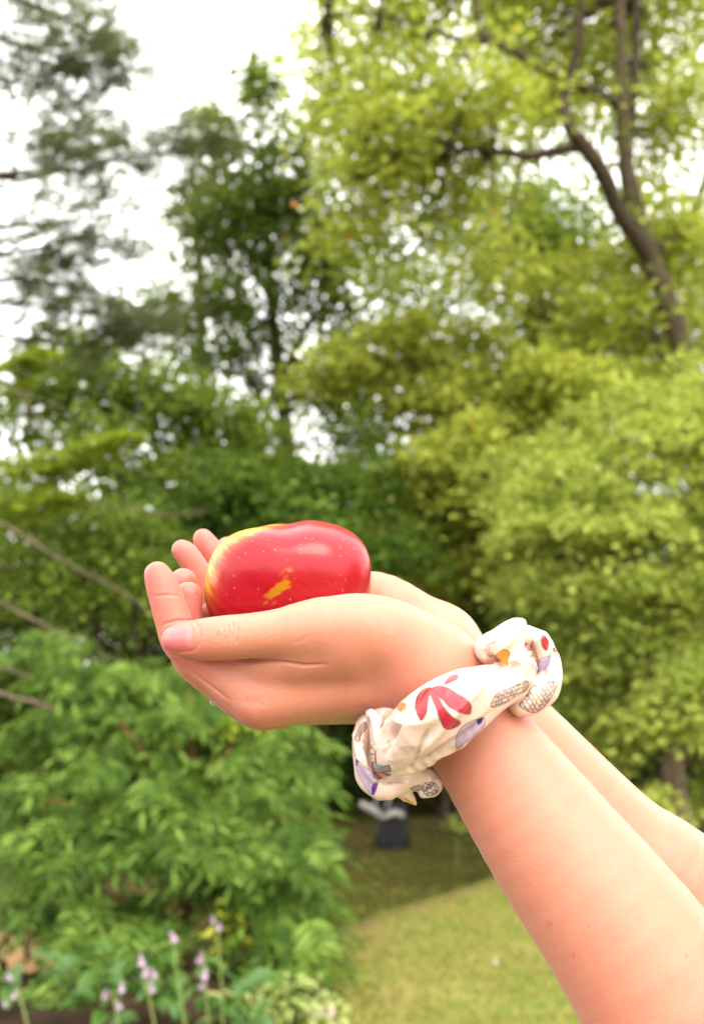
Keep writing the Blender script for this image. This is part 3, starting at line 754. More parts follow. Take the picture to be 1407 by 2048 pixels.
def elder():
    rs = np.random.RandomState(61)
    t = plant('shrub', 'fresh green shrub of compound leaves on a red-brown stem, filling the lower left', 'shrub', 372, 1900, 5.0)
    N = Nodes('stem_red_brown'); N.principled(Base__Color=N.mix(N.rng(N.noise(20, 4, N.obj()), .35, .65), (.17, .055, .018), (.26, .11, .05)), Roughness=.8); Mr = N.m
    limb('stem', [(368, 2010, 4.9, .034), (372, 1900, 5.0, .032), (376, 1780, 5.0, .030), (372, 1680, 5.05, .024), (385, 1520, 5.1, .016), (380, 1380, 5.2, .008)], Mr, t, 9, 6, .003)
    for b in ([(374, 1800, 5, .014), (300, 1700, 4.8, .010), (200, 1620, 4.7, .006), (90, 1600, 4.6, .003)], [(374, 1740, 5, .014), (460, 1640, 4.9, .010), (560, 1640, 4.9, .006), (640, 1700, 4.9, .003)],
              [(374, 1700, 5, .012), (320, 1560, 4.8, .009), (240, 1440, 4.8, .004)], [(378, 1620, 5, .012), (470, 1480, 5, .008), (560, 1420, 5.1, .003)], [(374, 1850, 5, .012), (250, 1800, 4.6, .008), (120, 1760, 4.5, .003)],
              [(374, 1830, 5, .012), (480, 1780, 4.8, .008), (600, 1820, 4.7, .003)]):
        limb('branch', b, Mr, t, 6, 5, .003)
    blobs = [(150, 1300, 5.4, 120, 60, .3, 60), (300, 1340, 5.4, 120, 60, .3, 70), (80, 1420, 5.2, 110, 60, .3, 60), (230, 1440, 5.1, 120, 60, .3, 80), (400, 1430, 5.2, 90, 60, .3, 60), (520, 1460, 5.4, 80, 60, .3, 50),
             (110, 1560, 5.0, 110, 60, .3, 66), (280, 1540, 4.8, 110, 60, .3, 80), (420, 1560, 4.9, 100, 55, .3, 74), (560, 1560, 5.2, 80, 50, .3, 50), (600, 1500, 5.6, 60, 50, .3, 34), (90, 1660, 4.7, 100, 55, .3, 60), (240, 1640, 4.6, 110, 55, .3, 72),
             (400, 1640, 4.7, 90, 50, .3, 60), (520, 1660, 4.8, 90, 50, .3, 60), (610, 1720, 4.8, 70, 50, .25, 50), (90, 1770, 4.6, 90, 60, .25, 46), (200, 1760, 4.7, 70, 60, .25, 34), (560, 1800, 4.6, 90, 50, .25, 50), (500, 1740, 5.0, 80, 50, .25, 30), (190, 1850, 4.4, 60, 40, .2, 20), (230, 1880, 4.2, 70, 50, .2, 40),
             (580, 1890, 4.3, 70, 50, .2, 44), (200, 1960, 4.0, 70, 40, .15, 20), (300, 1830, 4.6, 60, 40, .2, 24), (440, 1700, 5.2, 60, 60, .2, 20)]
    variants = [compound_leaf('leaf', BLUEG, rs, L=.25, pairs=p) for p in (3, 4, 4, 5)]
    meshes = [mesh_np('compound_leaf', v, f, [BLUEG], False, {'tint': ('POINT', 'FLOAT', np.clip(tn + dt, 0, 1))}) for (v, f, tn) in variants for dt in (-.25, 0, .22)]
    items = []
    for b in blobs:
        tips = place([b[:6] + (max(3, b[6] // 6),)], rs); cen = P(b[0], b[1], b[2]); cs = []
        for tip in tips:
            for q_ in range(8):
                a_ = q_ * .785 + rs.uniform(-.3, .3); cs.append((tip, np.array((math.cos(a_), math.sin(a_), rs.uniform(-.5, .25)))))
        nt = rs.normal(0, .15)
        for c, rad_ in cs:
            c = c + rad_ * .03
            if c[2] < ground_z(c[0], c[1]) + .05: continue
            u = (c - cen); u[2] *= .3; u = u / (np.linalg.norm(u) + 1e-6) * .35 + rad_ * .9 + rs.normal(0, .15, 3) + np.array((0, -.12, -.38))
            u /= np.linalg.norm(u); n = np.array((0, -.25, 1.)) + rs.normal(0, .35, 3)
            w = np.cross(n, u); w /= np.linalg.norm(w); n = np.cross(u, w)
            items.append((np.linalg.norm(c - np.array((0, 0, CAM_H))), c, u, w, n, rs.uniform(.75, 1.25), rs.randint(len(meshes))))
    items.sort(key=lambda q: q[0])
    far_v, far_f, far_t, k = [], [], [], 0
    tl = np.array(t.location)
    for i, (_, c, u, w, n, s, mi) in enumerate(items):
        if i < 290:
            o = link('leaf', meshes[mi], t)
            M = Matrix(((*(u[0:1] * s), *(w[0:1] * s), *(n[0:1] * s), c[0] - tl[0]), (*(u[1:2] * s), *(w[1:2] * s), *(n[1:2] * s), c[1] - tl[1]), (*(u[2:3] * s), *(w[2:3] * s), *(n[2:3] * s), c[2] - tl[2]), (0, 0, 0, 1)))
            o.matrix_local = M
        else:
            v, f, tn = variants[mi // 3]
            far_v.append(c + s * (v[:, :1] * u + v[:, 1:2] * w + v[:, 2:] * n)); far_f.append(f + k); k += len(v)
            far_t.append(np.clip(tn + (-.25, 0, .22)[mi % 3] + rs.normal(0, .06), 0, 1))
    o = adopt(link('foliage', mesh_np('foliage', np.concatenate(far_v), np.concatenate(far_f), [BLUEG], False, {'tint': ('POINT', 'FLOAT', np.concatenate(far_t))})), t); o['kind'] = 'stuff'
    foliage('young_shoots', t, place([(470, 1440, 5.0, 45, 12, .1, 9)], rs), HEM, 16, .06, .05, 'lance', .5, .2, (.8, .2, .2), rs)
elder()
layered('shrub', 'low undergrowth added behind the lawn, its dark leaves standing in for deep shade', 'shrub', (900, 1570, 12.5),  # foliage added to darken the hollow; low leaf tint stands in for shade
        [(620, 1470, 12.5, 110, 70, .6, 26), (760, 1500, 12.5, 110, 60, .6, 26), (900, 1500, 12.5, 110, 60, .6, 26), (1040, 1490, 12.5, 110, 70, .6, 28), (1180, 1500, 12.5, 110, 60, .6, 28), (1320, 1500, 12.5, 110, 60, .6, 26), (820, 1400, 12.8, 140, 60, .6, 26), (1100, 1400, 12.8, 140, 60, .6, 26), (640, 1370, 12.8, 140, 60, .6, 26)],
        DARKG, 35, 60, .30, .09, 'oval', tint=(.2, .15, .12), stems=3)
# ------------------------------------------------------------------ lawn grass: short blades near the viewer
def grass():
    rs = np.random.RandomState(71); n = 90000
    y = 3.2 + 9.5 * rs.rand(n) ** 1.25; x = (rs.rand(n) * 1.15 - .42) * y * .85
    keep = (x > -.30 - .03 * y)
    patchy = np.sin(x * 5 + 2 * np.sin(y * 3)) + np.sin(y * 6.3 + x * 2.1) + rs.normal(0, .8, n)
    s = -(x + .07) * .778 + (y - 5.4) * .628
    keep &= (patchy > -1.6) & (rs.rand(n) > .93 * np.exp(-((s - .32) / .24) ** 2)) & ~((s > 3) & (rs.rand(n) < .5)) & ~((s > .3) & (rs.rand(n) < .55)) & (s < 5)
    x, y, patchy = x[keep], y[keep], patchy[keep]; n = len(x)
    c = np.stack((x, y, ground_z(x, y) - .003), -1)
    u = np.stack((rs.normal(0, .55, n), rs.normal(0, .55, n), np.ones(n)), -1)
    v, f, k = leaf_mesh(c, u, rs.normal(size=(n, 3)), rs.uniform(.018, .042, n), 'lance')
    tc = np.clip(.5 + .12 * patchy + rs.normal(0, .2, n), 0, 1)
    m = leaf_mat('grass_blade', (.09, .14, .022), (.21, .23, .045), (.31, .26, .09), .3, .6)
    o = link('grass', mesh_np('grass', v, f, [m], False, {'tint': ('POINT', 'FLOAT', np.repeat(tc, k))}))
    tag(o, 'short patchy green and straw coloured lawn grass below the forearms', 'grass', kind='stuff')
grass()

# ------------------------------------------------------------------ hosta clumps with lilac flowers
def broad_leaf(L, Wd, arch, rs, nx=7, ny=4, wave=.02):
    vs, fs, e = [], [], []
    for i in range(nx + 1):
        t = i / nx; w = Wd * (math.sin(math.pi * min(t * .93 + .07, 1) ** .8) ** .8) * .5
        for j in range(-ny // 2, ny // 2 + 1):
            s = 2 * j / ny
            vs.append((L * t, w * s, L * (arch * (t - t * t * 1.5)) + abs(s) * w * .5 + wave * math.sin(t * 14 + s) * abs(s) * L))
            e.append(abs(s))
    k = ny + 1
    for i in range(nx):
        for j in range(ny): fs.append((i * k + j, (i + 1) * k + j, (i + 1) * k + j + 1, i * k + j + 1))
    return np.array(vs), np.array(fs), np.array(e)
def edge_leaf_mat(name, inner, outer, lo, hi):
    N = Nodes(name)
    e = N.new('ShaderNodeMath', _operation='ADD', i0=N.attr('edge'), i1=N.rng(N.noise(40, 3, N.obj()), .3, .7, -.2, .2)).outputs[0]
    inf = N.new('ShaderNodeObjectInfo').outputs['Random']
    c = N.mix(N.rng(e, lo, hi), inner, outer)
    c = N.mix(N.rng(inf, 0, 1, 0, .35), c, (.05, .11, .02))
    pr = N.new('ShaderNodeBsdfPrincipled', Base__Color=c, Roughness=.4)
    tr = N.new('ShaderNodeBsdfTranslucent', Color=c)
    mx = N.new('ShaderNodeMixShader', i0=.3, i1=pr.outputs[0], i2=tr.outputs[0])
    N.l.new(mx.outputs[0], N.out.inputs['Surface'])
    return N.m
M_hosta = edge_leaf_mat('hosta_green', (.05, .12, .014), (.08, .17, .022), .6, 1)
M_varieg = edge_leaf_mat('variegated_leaf', (.11, .20, .03), (.52, .54, .17), .3, .7)
M_gold = edge_leaf_mat('golden_leaf', (.34, .38, .03), (.50, .48, .05), .3, .8)
N = Nodes('flower_lilac'); _c = N.mix(N.rng(N.attr('edge'), 0, 1), (.20, .11, .20), (.36, .25, .34)); N.principled(Base__Color=_c, Roughness=.6); M_lilac = N.m
N = Nodes('flower_stalk'); N.principled(Base__Color=(.20, .26, .07, 1), Roughness=.6); M_stalk = N.m
def clump(name, label, cat, base, n, L, Wd, mat, seed, spread=.12, lift=.35, group=None):
    group = {'hosta': 'hostas in the bed at the lower left', 'variegated_plant': 'cream-edged plants at the corner of the bed'}.get(name)
    rs = np.random.RandomState(seed)
    t = tag(empty(name, base), label, cat, group)
    vs, fs, e = broad_leaf(L, Wd, .45, rs)
    me = mesh_np('broad_leaf', vs, fs, [mat], True, {'edge': ('POINT', 'FLOAT', e)})
    for i in range(n):
        o = link('leaf', me, t)
        a = 2.4 * i + rs.uniform(-.4, .4); r = spread * rs.uniform(.15, 1)
        o.location = (math.cos(a) * r, math.sin(a) * r, rs.uniform(.25, 1) * lift * (1.1 - .6 * r / spread))
        o.rotation_euler = (rs.normal(0, .25), rs.uniform(-.45, .25), a); s = rs.uniform(.75, 1.2); o.scale = (s, s, s)
    return t
def bell_mesh():
    vs, e, fs = [], [], []
    prof = [(0, .002), (.010, .0065), (.022, .0085), (.034, .0115), (.046, .0135), (.056, .019)]
    for i, (h, r) in enumerate(prof):
        for j in range(12):
            a = 2 * math.pi * j / 12; rr = r * (1 + (.22 if j % 2 else -.12) * (i >= 4)); hh = h + (.008 if j % 2 and i == 5 else 0)
            vs.append((rr * math.cos(a), rr * math.sin(a), -hh)); e.append(i / 5)
            if i < 5: fs.append((i * 12 + j, i * 12 + 12 + j, i * 12 + 12 + (j + 1) % 12, i * 12 + (j + 1) % 12))
    return mesh_np('bell', vs, fs, [M_lilac], True, {'edge': ('POINT', 'FLOAT', e)})
BELL = bell_mesh()
def flower_stalk(parent, d, stem, bells, rs):
    pts = [(*P(a, b, d), .0035) for a, b in stem]
    adopt(link('flower_stalk', mesh_np('flower_stalk', *tubes([curve(pts, 6)], 5), [M_stalk])), parent)
    pl = np.array(parent.location)
    for (a, b, s, tilt) in bells:
        o = link('flower', BELL, parent)
        w = P(a, b - 12, d + rs.uniform(-.03, .03)); o.location = tuple(w - pl)
        o.rotation_euler = (rs.uniform(-.5, .2), tilt, rs.uniform(0, 6)); s *= .78; s *= .9; s *= .85; o.scale = (s, s, s)
rs = np.random.RandomState(81)
def at_ground(px, py, d):
    w = P(px, py, d); w[2] = ground_z(w[0], w[1]); return w
G1 = 'lilac flowering hostas in the bed at the lower left'
h1 = clump('hosta', 'hosta whose lilac bells stand lowest left, by the log pile', 'hosta', at_ground(40, 2100, 3.5), 14, .12, .075, M_hosta, 1, .16, .30)
flower_stalk(h1, 2.9, [(75, 2200), (60, 2080), (45, 2010), (30, 1975)], [(36, 1990, .8, .3), (14, 1955, .8, -.4), (8, 2010, .6, -.2)], rs)
h2 = clump('hosta', 'hosta with two full spikes of lilac bells, left of the other flowers', 'hosta', at_ground(250, 2120, 3.5), 18, .13, .08, M_hosta, 2, .22, .34)
flower_stalk(h2, 2.8, [(270, 2200), (245, 2090), (232, 2020), (225, 1980)], [(215, 1988, .95, -.4), (244, 1974, .9, .3), (231, 2010, .95, .2)], rs)
flower_stalk(h2, 2.8, [(330, 2200), (310, 2060), (296, 1980), (282, 1910)], [(281, 1918, 1.0, -.2), (292, 1942, 1.0, -.5), (300, 1948, .95, .5), (300, 1972, 1., .1)], rs)
h3 = clump('hosta', 'hosta with the tallest single lilac bell on a thin stalk', 'hosta', at_ground(360, 2120, 3.5), 18, .13, .08, M_hosta, 3, .20, .34)
flower_stalk(h3, 2.9, [(380, 2200), (368, 2040), (352, 1940), (345, 1865)], [(340, 1874, 1.0, -.4)], rs)
h4 = clump('hosta', 'hosta with a stack of lilac bells just right of the tallest bell', 'hosta', at_ground(440, 2120, 3.5), 16, .13, .08, M_hosta, 4, .18, .34)
flower_stalk(h4, 3.0, [(420, 2200), (416, 2060), (412, 1980), (405, 1900)], [(403, 1916, 1.0, -.1), (413, 1946, 1., .3), (410, 1968, 1.05, -.3)], rs)
flower_stalk(h4, 3.3, [(450, 2200), (444, 2000), (436, 1880), (426, 1830)], [(424, 1842, .8, -.2), (440, 1856, .8, .3)], rs)
clump('variegated_plant', 'low plant with cream-edged yellow-green leaves at the bottom beside the lawn', 'plant', at_ground(550, 2130, 3.7), 120, .065, .036, M_varieg, 5, .30, .25)
clump('variegated_plant', 'small cream-edged leafy plant at the corner of the bed near the stone', 'plant', at_ground(615, 2060, 4.0), 50, .07, .045, M_varieg, 6, .10, .15)
clump('golden_shrub', 'small bright golden-leaved sprig above the lilac flowers', 'plant', at_ground(452, 1990, 4.3), 50, .06, .03, M_gold, 7, .09, .40)
clump('hosta', 'low green hosta without flowers at the very bottom right of the bed', 'hosta', at_ground(490, 2170, 3.2), 26, .13, .08, M_hosta, 8, .16, .28)

# ------------------------------------------------------------------ edging stone, stacked firewood
N = Nodes('pale_stone'); _n = N.noise(30, 5, N.obj()); N.principled(Base__Color=N.mix(N.rng(_n, .35, .65), (.42, .30, .26), (.62, .50, .44)), Roughness=.9, Normal=N.bump(_n, .5, .01)); M_stone_pale = N.m
def rock(name, c, sx, sy, sz, mat, seed, parent=None):
    rs = np.random.RandomState(seed); nu, nv = 10, 14; vs, fs = [], []
    for i in range(nu + 1):
        th = math.pi * i / nu
        for j in range(nv):
            ph = 2 * math.pi * j / nv; d = np.array((math.sin(th) * math.cos(ph), math.sin(th) * math.sin(ph), math.cos(th)))
            q = (np.abs(d) ** 4).sum() ** (-1 / 4) * (1 + .06 * math.sin(3 * ph + seed) * math.sin(th) + .04 * math.sin(5 * th + seed))
            vs.append(c + d * q * np.array((sx, sy, sz)) + rs.normal(0, .02, 3) * min(sx, sz) * (0 < i < nu))
            if i < nu: fs.append((i * nv + j, (i + 1) * nv + j, (i + 1) * nv + (j + 1) % nv, i * nv + (j + 1) % nv))
    me = mesh_np(name, np.array(vs) - c, fs, [mat])
    o = link(name, me, parent); o.location = tuple(c); return o
w = on_ground(642, 2036); tag(rock('edging_stone', w + np.array((0, 0, .02)), .06, .05, .04, M_stone_pale, 3), 'pale pinkish edging stone where the bed meets the lawn', 'stone')
w = on_ground(622, 1985); tag(rock('edging_stone', w + np.array((0, 0, .01)), .045, .05, .03, M_stone_pale, 5), 'smaller pale stone behind the edging stone, partly under the leaves', 'stone')
w = on_ground(990, 1928); tag(rock('pebble', w + np.array((0, 0, .012)), .013, .012, .009, M_stone_pale, 9), 'small pale pebble lying alone on the lawn beside the forearm', 'pebble')
N = Nodes('log_end'); _p = N.obj(); _w = N.new('ShaderNodeTexWave', Vector=_p, _wave_type='RINGS', _rings_direction='X', Scale=22., Distortion=2.).outputs['Fac']
N.principled(Base__Color=N.mix(_w, (.50, .27, .10), (.66, .42, .20)), Roughness=.85); M_logend = N.m
wood_base = on_ground(10, 1945)
pile = tag(empty('log_pile', wood_base), 'small stack of orange-brown cut firewood at the lower left edge', 'log pile')
rs = np.random.RandomState(91)
for r_ in range(4):
    for c_ in range(7 - r_):
        cen = wood_base + np.array((-.36 + c_ * .105 + r_ * .05 + rs.normal(0, .006), .18 + rs.normal(0, .03), .05 + r_ * .088))
        ax = np.array((rs.normal(0, .06), -1, rs.normal(0, .03))); ax /= np.linalg.norm(ax)
        v, f = tubes([(np.array((cen - ax * .22, cen, cen + ax * .22)), (.050, .051, .050))], 10)
        v = v + rs.normal(0, .003, v.shape)
        n = len(v); fr = np.arange(n - 10, n)
        v = np.vstack((v, v[n - 10:n].mean(0), v[:10].mean(0)))
        tri = [(n - 10 + j, n - 10 + (j + 1) % 10, n, n) for j in range(10)] + [((j + 1) % 10, j, n + 1, n + 1) for j in range(10)]
        bm_v = [tuple(q - cen) for q in v]; me = bpy.data.meshes.new('log')
        me.from_pydata(bm_v, [], [tuple(q) for q in f] + [q[:3] for q in tri]); me.materials.append(M_bark_dead); me.materials.append(M_logend)
        for k_, po in enumerate(me.polygons): po.material_index = 1 if k_ >= len(f) else 0
        me.update(); o = link('log', me, pile); o.location = tuple(cen - wood_base)

# pinkish dry flower heads behind the shrub
N = Nodes('dusty_pink'); N.principled(Base__Color=(.40, .27, .27, 1), Roughness=.9); M_dpink = N.m
pk = plant('flowering_weed', 'spray of dusty pink flower heads showing behind the fresh green shrub', 'plant', 540, 1700, 6.0)
for (x, y, s) in ((505, 1602, .030), (530, 1600, .035), (552, 1604, .035), (566, 1612, .022), (560, 1630, .02)):
    c = P(x, y, 6.0); rs = np.random.RandomState(int(x)); n = 60
    cc = c + rs.normal(size=(n, 3)) * np.array((1.3, 1, .6)) * s * .7
    v, f, k = leaf_mesh(cc, rs.normal(size=(n, 3)), rs.normal(size=(n, 3)), rs.uniform(.010, .018, n), 'oval')
    adopt(link('flower_head', mesh_np('flower_head', v, f, [M_dpink], False)), pk)['kind'] = 'stuff'
    adopt(link('stem', mesh_np('stem', *tubes([curve([(*c, .003), (*(c * .5 + np.array(pk.location) * .5 + np.array((.02, 0, 0))), .004), (*pk.location, .005)], 5)], 4), [M_stalk])), pk)

# ------------------------------------------------------------------ garden sprayer cart: black bin, pale tubes and a padded bar
b0 = on_ground(785, 1697); DB = float(np.linalg.norm(b0 - np.array((0, 0, CAM_H))))
cart = tag(empty('garden_cart', b0), 'small black fabric garden cart with pale tubular handles, standing in the shade on the lawn', 'cart')
N = Nodes('black_fabric'); _n = N.noise(14, 4, N.obj()); N.principled(Base__Color=N.mix(N.rng(_n, .35, .65), (.005, .005, .006), (.016, .015, .019)), Roughness=.8, Normal=N.bump(_n, .4, .02)); M_bag = N.m
N = Nodes('pale_tube'); N.principled(Base__Color=(.48, .47, .46, 1), Roughness=.35, Metallic=.3); M_tube = N.m
N = Nodes('grey_padding'); _n = N.noise(25, 4, N.obj()); N.principled(Base__Color=N.mix(N.rng(_n, .35, .65), (.30, .27, .26), (.48, .44, .42)), Roughness=.9); M_pad = N.m
sx, sy, hz = .155, .15, .44
vs, fs = [], []
rows = [(0, .90), (.03, .98), (.15, 1.0), (.28, 1.0), (.40, .98), (.44, .94), (.445, .84), (.40, .80)]
for i, (z, s) in enumerate(rows):
    for j in range(24):
        a = 2 * math.pi * j / 24; c_, s_ = math.cos(a), math.sin(a); q = (abs(c_) ** 5 + abs(s_) ** 5) ** (-1 / 5)
        wr = 1 + .012 * math.sin(7 * a + 9 * z) * (0 < i < 5)
        vs.append((c_ * q * sx * s * wr, s_ * q * sy * s * wr, z + .008 * math.sin(3 * a) * (i > 3)))
        if i < len(rows) - 1: fs.append((i * 24 + j, i * 24 + (j + 1) % 24, i * 24 + 24 + (j + 1) % 24, i * 24 + 24 + j))
link('bag', mesh_np('bag', vs, fs, [M_bag]), cart)
dv = DB
def PB(px, py, k=0.): return P(px, py, b0[1] * CP + (b0[2] - CAM_H) * SP + k)
for a, b in (((762, 1640, .0), (806, 1520, .1)), ((745, 1625, .1), (765, 1530, .2))):
    q = [(*PB(*a), .011), (*((PB(*a) + PB(*b)) / 2 + np.array((.01, 0, 0))), .011), (*PB(*b), .011)]
    adopt(link('handle_tube', mesh_np('handle_tube', *tubes([curve(q, 5)], 8), [M_tube])), cart)
q = [(*PB(718, 1606, -.02), .020), (*PB(726, 1610, -.02), .036), (*PB(745, 1620, -.05), .036), (*PB(765, 1634, -.05), .034), (*PB(772, 1640, -.05), .02)]
adopt(link('padded_bar', mesh_np('padded_bar', *tubes([curve(q, 6)], 10), [M_pad])), cart)
q = [(*PB(768, 1636, -.12), .02), (*PB(783, 1627, -.12), .036), (*PB(798, 1628, -.1), .034), (*PB(806, 1634, -.1), .02)]
adopt(link('folded_cover', mesh_np('folded_cover', *tubes([curve(q, 6)], 10), [M_pad])), cart)
for sxx in (-1, 1):
    v, f = torus(np.array((0., 0, 0)), (1, 0, 0), .055, .016, 20, 8) 
    o = link('wheel', mesh_np('wheel', v, f, [M_bag]), cart); o.location = (sxx * .175, .10, .07)

# a lit leafy sprig in the dark hollow
sp = plant('sapling', 'lone small green sprig low in the shade left of the forearm', 'plant', 912, 1700, 8.4)
cs = P(912, 1642, 8.4) + np.random.RandomState(4).normal(size=(4, 3)) * .04
foliage('foliage', sp, cs, LIME, 24, .07, .045, 'oval', .5, .2, (.5, .2, .2), np.random.RandomState(4))
adopt(link('stem', mesh_np('stem', *tubes([curve([(*sp.location, .006), (*P(914, 1670, 8.4), .005), (*P(912, 1642, 8.4), .003)], 5)], 5), [M_stalk])), sp)
# ------------------------------------------------------------------ skin
def skin_mat():
    N = Nodes('skin')
    p = N.obj()
    base = N.mix(N.noise(14, 4, p), (.485, .188, .122), (.52, .213, .140))
    mott = N.rng(N.noise(120, 4, p), .52, .72)
    base = N.mix(N.new('ShaderNodeMath', _operation='MULTIPLY', i0=mott, i1=.28).outputs[0], base, (.47, .150, .098))
    base = N.mix(N.attr('blush'), base, (.54, .125, .105))
    base = N.mix(N.attr('spot'), base, (.22, .04, .02))
    fine = N.new('ShaderNodeTexVoronoi', Vector=p, Scale=900., Randomness=1.).outputs['Distance']
    wr = N.new('ShaderNodeTexNoise', Vector=N.new('ShaderNodeMapping', Vector=p, Scale=(1., 1., 3.)).outputs[0], Scale=700., Detail=3.).outputs['Fac']
    nb = N.bump(fine, .22, .0004)
    nb = N.bump(wr, .26, .0005, nb)
    pr = N.principled(Base__Color=base, Roughness=.47, Normal=nb)
    pr.inputs['Subsurface Weight'].default_value = .7
    pr.inputs['Subsurface Radius'].default_value = (1.0, .33, .16)
    pr.inputs['Subsurface Scale'].default_value = .0055
    pr.inputs['Specular IOR Level'].default_value = .38
    pr.inputs['Sheen Weight'].default_value = .12
    pr.inputs['Sheen Roughness'].default_value = .4
    return N.m
M_skin = skin_mat()
def nail_mat():
    N = Nodes('nail')
    t = N.attr('lunula')
    c = N.mix(t, (.53, .135, .135), (.55, .20, .21))
    pr = N.principled(Base__Color=c, Roughness=.3, Normal=N.bump(N.noise(900, 2, N.obj()), .05, .0003))
    pr.inputs['Subsurface Weight'].default_value = .3
    pr.inputs['Subsurface Radius'].default_value = (1, .4, .25)
    pr.inputs['Subsurface Scale'].default_value = .002
    pr.inputs['Coat Weight'].default_value = .08
    return N.m
M_nail = nail_mat()

def node(px, py, d, rpx):        # centre in view space, radius in photograph pixels at that distance
    return (V(px, py, d), rpx * d / F)
hlo = np.array((V(268, 1000, .45)[0], V(0, 2330, .45)[1], -.600))
hhi = np.array((V(1560, 0, .45)[0], V(0, 1010, .45)[1], -.355))
HH = .00115

# --- front (left) hand, palm up, thumb towards the viewer
fld = Field(hlo, hhi, HH)
palm = fld
palm.chain([node(1500, 2290, .385, 210), node(1290, 1936, .405, 167), node(1108, 1690, .425, 137), node(985, 1518, .440, 112), node(905, 1408, .446, 99), node(858, 1345, .447, 93)], .014)
palm.chain([node(1500, 2280, .41, 190), node(1290, 1935, .432, 150), node(1110, 1688, .450, 118), node(985, 1520, .466, 92), node(880, 1385, .472, 78)], .014)
palm.chain([node(905, 1412, .446, 92), node(846, 1340, .444, 84), node(700, 1362, .441, 67), node(600, 1385, .438, 57), node(520, 1400, .437, 54)], .012)      # index metacarpal
palm.chain([node(860, 1360, .462, 74), node(690, 1385, .458, 54), node(535, 1412, .456, 43)], .012)       # middle
palm.chain([node(860, 1370, .475, 66), node(545, 1414, .475, 38)], .012)                                   # ring
palm.chain([node(860, 1370, .483, 60), node(560, 1408, .492, 34)], .012)                                   # little
palm.chain([node(868, 1350, .445, 88), node(800, 1292, .438, 84), node(728, 1263, .430, 76), node(650, 1259, .427, 64), node(600, 1264, .426, 56)], .010)  # thenar
palm.chain([node(470, 1330, .438, 20), node(520, 1335, .433, 32), node(600, 1322, .428, 40), node(690, 1305, .426, 46)], .008)   # web between thumb and index
thumb = fld.copy()
thumb.chain([node(640, 1260, .4265, 63), node(560, 1267, .425, 50), node(500, 1272, .4245, 45.5), node(445, 1276, .424, 44.5), node(400, 1280, .424, 42), node(370, 1280, .4245, 36), node(352, 1280, .425, 29)], .004)
idx_f = fld.copy()
idx_f.chain([node(560, 1392, .437, 50), node(508, 1393, .437, 50), node(430, 1338, .441, 41), node(366, 1288, .445, 38.5), node(348, 1245, .447, 36.5), node(334, 1200, .448, 34.5), node(323, 1168, .449, 31.5), node(315, 1148, .449, 25.5)], .004)
mid_f = fld.copy()
mid_f.chain([node(560, 1412, .456, 44), node(510, 1413, .456, 43), node(440, 1366, .459, 38), node(378, 1312, .461, 36), node(372, 1250, .463, 33), node(374, 1208, .464, 31), node(377, 1191, .464, 28)], .004)
rng_f = fld.copy()
rng_f.chain([node(560, 1410, .474, 42), node(515, 1408, .474, 40), node(450, 1362, .477, 35), node(392, 1300, .480, 34), node(362, 1222, .482, 31), node(364, 1185, .482, 30), node(366, 1164, .482, 28)], .004)
lit_f = fld.copy()
lit_f.chain([node(570, 1405, .490, 36), node(540, 1400, .490, 36), node(470, 1350, .492, 31), node(430, 1300, .493, 30), node(418, 1250, .494, 28), node(420, 1230, .494, 26)], .004)
palm.union(idx_f, .0035)
palm.union(mid_f, .0018); palm.union(rng_f, .0015); palm.union(lit_f, .0015)
palm.union(thumb, .0022)
# --- far (right) hand and forearm
far = fld.copy()
far.chain([node(1500, 1950, .500, 165), node(1330, 1775, .505, 132), node(1222, 1684, .510, 115), node(1040, 1478, .520, 90), node(948, 1384, .523, 81), node(872, 1296, .524, 78)], .014)
far.chain([node(872, 1294, .524, 77), node(765, 1216, .520, 68), node(690, 1200, .530, 55)], .012)
far.chain([node(872, 1300, .510, 70), node(700, 1318, .505, 50), node(560, 1330, .507, 38)], .012)
far.chain([node(872, 1300, .525, 70), node(560, 1325, .524, 38)], .012)
far.chain([node(872, 1290, .535, 66), node(570, 1312, .541, 38)], .012)
far.chain([node(872, 1290, .545, 60), node(585, 1300, .558, 38)], .012)
for ch in ([node(580, 1332, .507, 34), node(520, 1318, .507, 31), node(440, 1238, .509, 27), node(404, 1158, .510, 25.5), node(376, 1112, .510, 24), node(364, 1100, .510, 21)],
           [node(580, 1325, .524, 36), node(530, 1310, .524, 33), node(470, 1200, .527, 28), node(432, 1118, .528, 26), node(412, 1088, .528, 23), node(406, 1077, .528, 20)],
           [node(585, 1312, .541, 34), node(545, 1295, .541, 32), node(490, 1190, .545, 27), node(462, 1115, .546, 25), node(455, 1095, .546, 22)],
           [node(600, 1300, .558, 33), node(560, 1270, .558, 30), node(520, 1175, .562, 26), node(505, 1115, .562, 23)],
           [node(700, 1200, .545, 52), node(640, 1170, .568, 36), node(580, 1150, .575, 32), node(540, 1140, .577, 28)]):
    t = fld.copy(); t.chain(ch, .004); far.union(t, .002)
palm.union(far, .0012)

bv, bf = palm.mesh()
bv = vsmooth(bv, bf, 2, .5)
bv, bf = subdivide(bv, bf)
bv = vsmooth(bv, bf, 3, .6)
bn = vnormals(bv, bf)
print('body verts', len(bv))
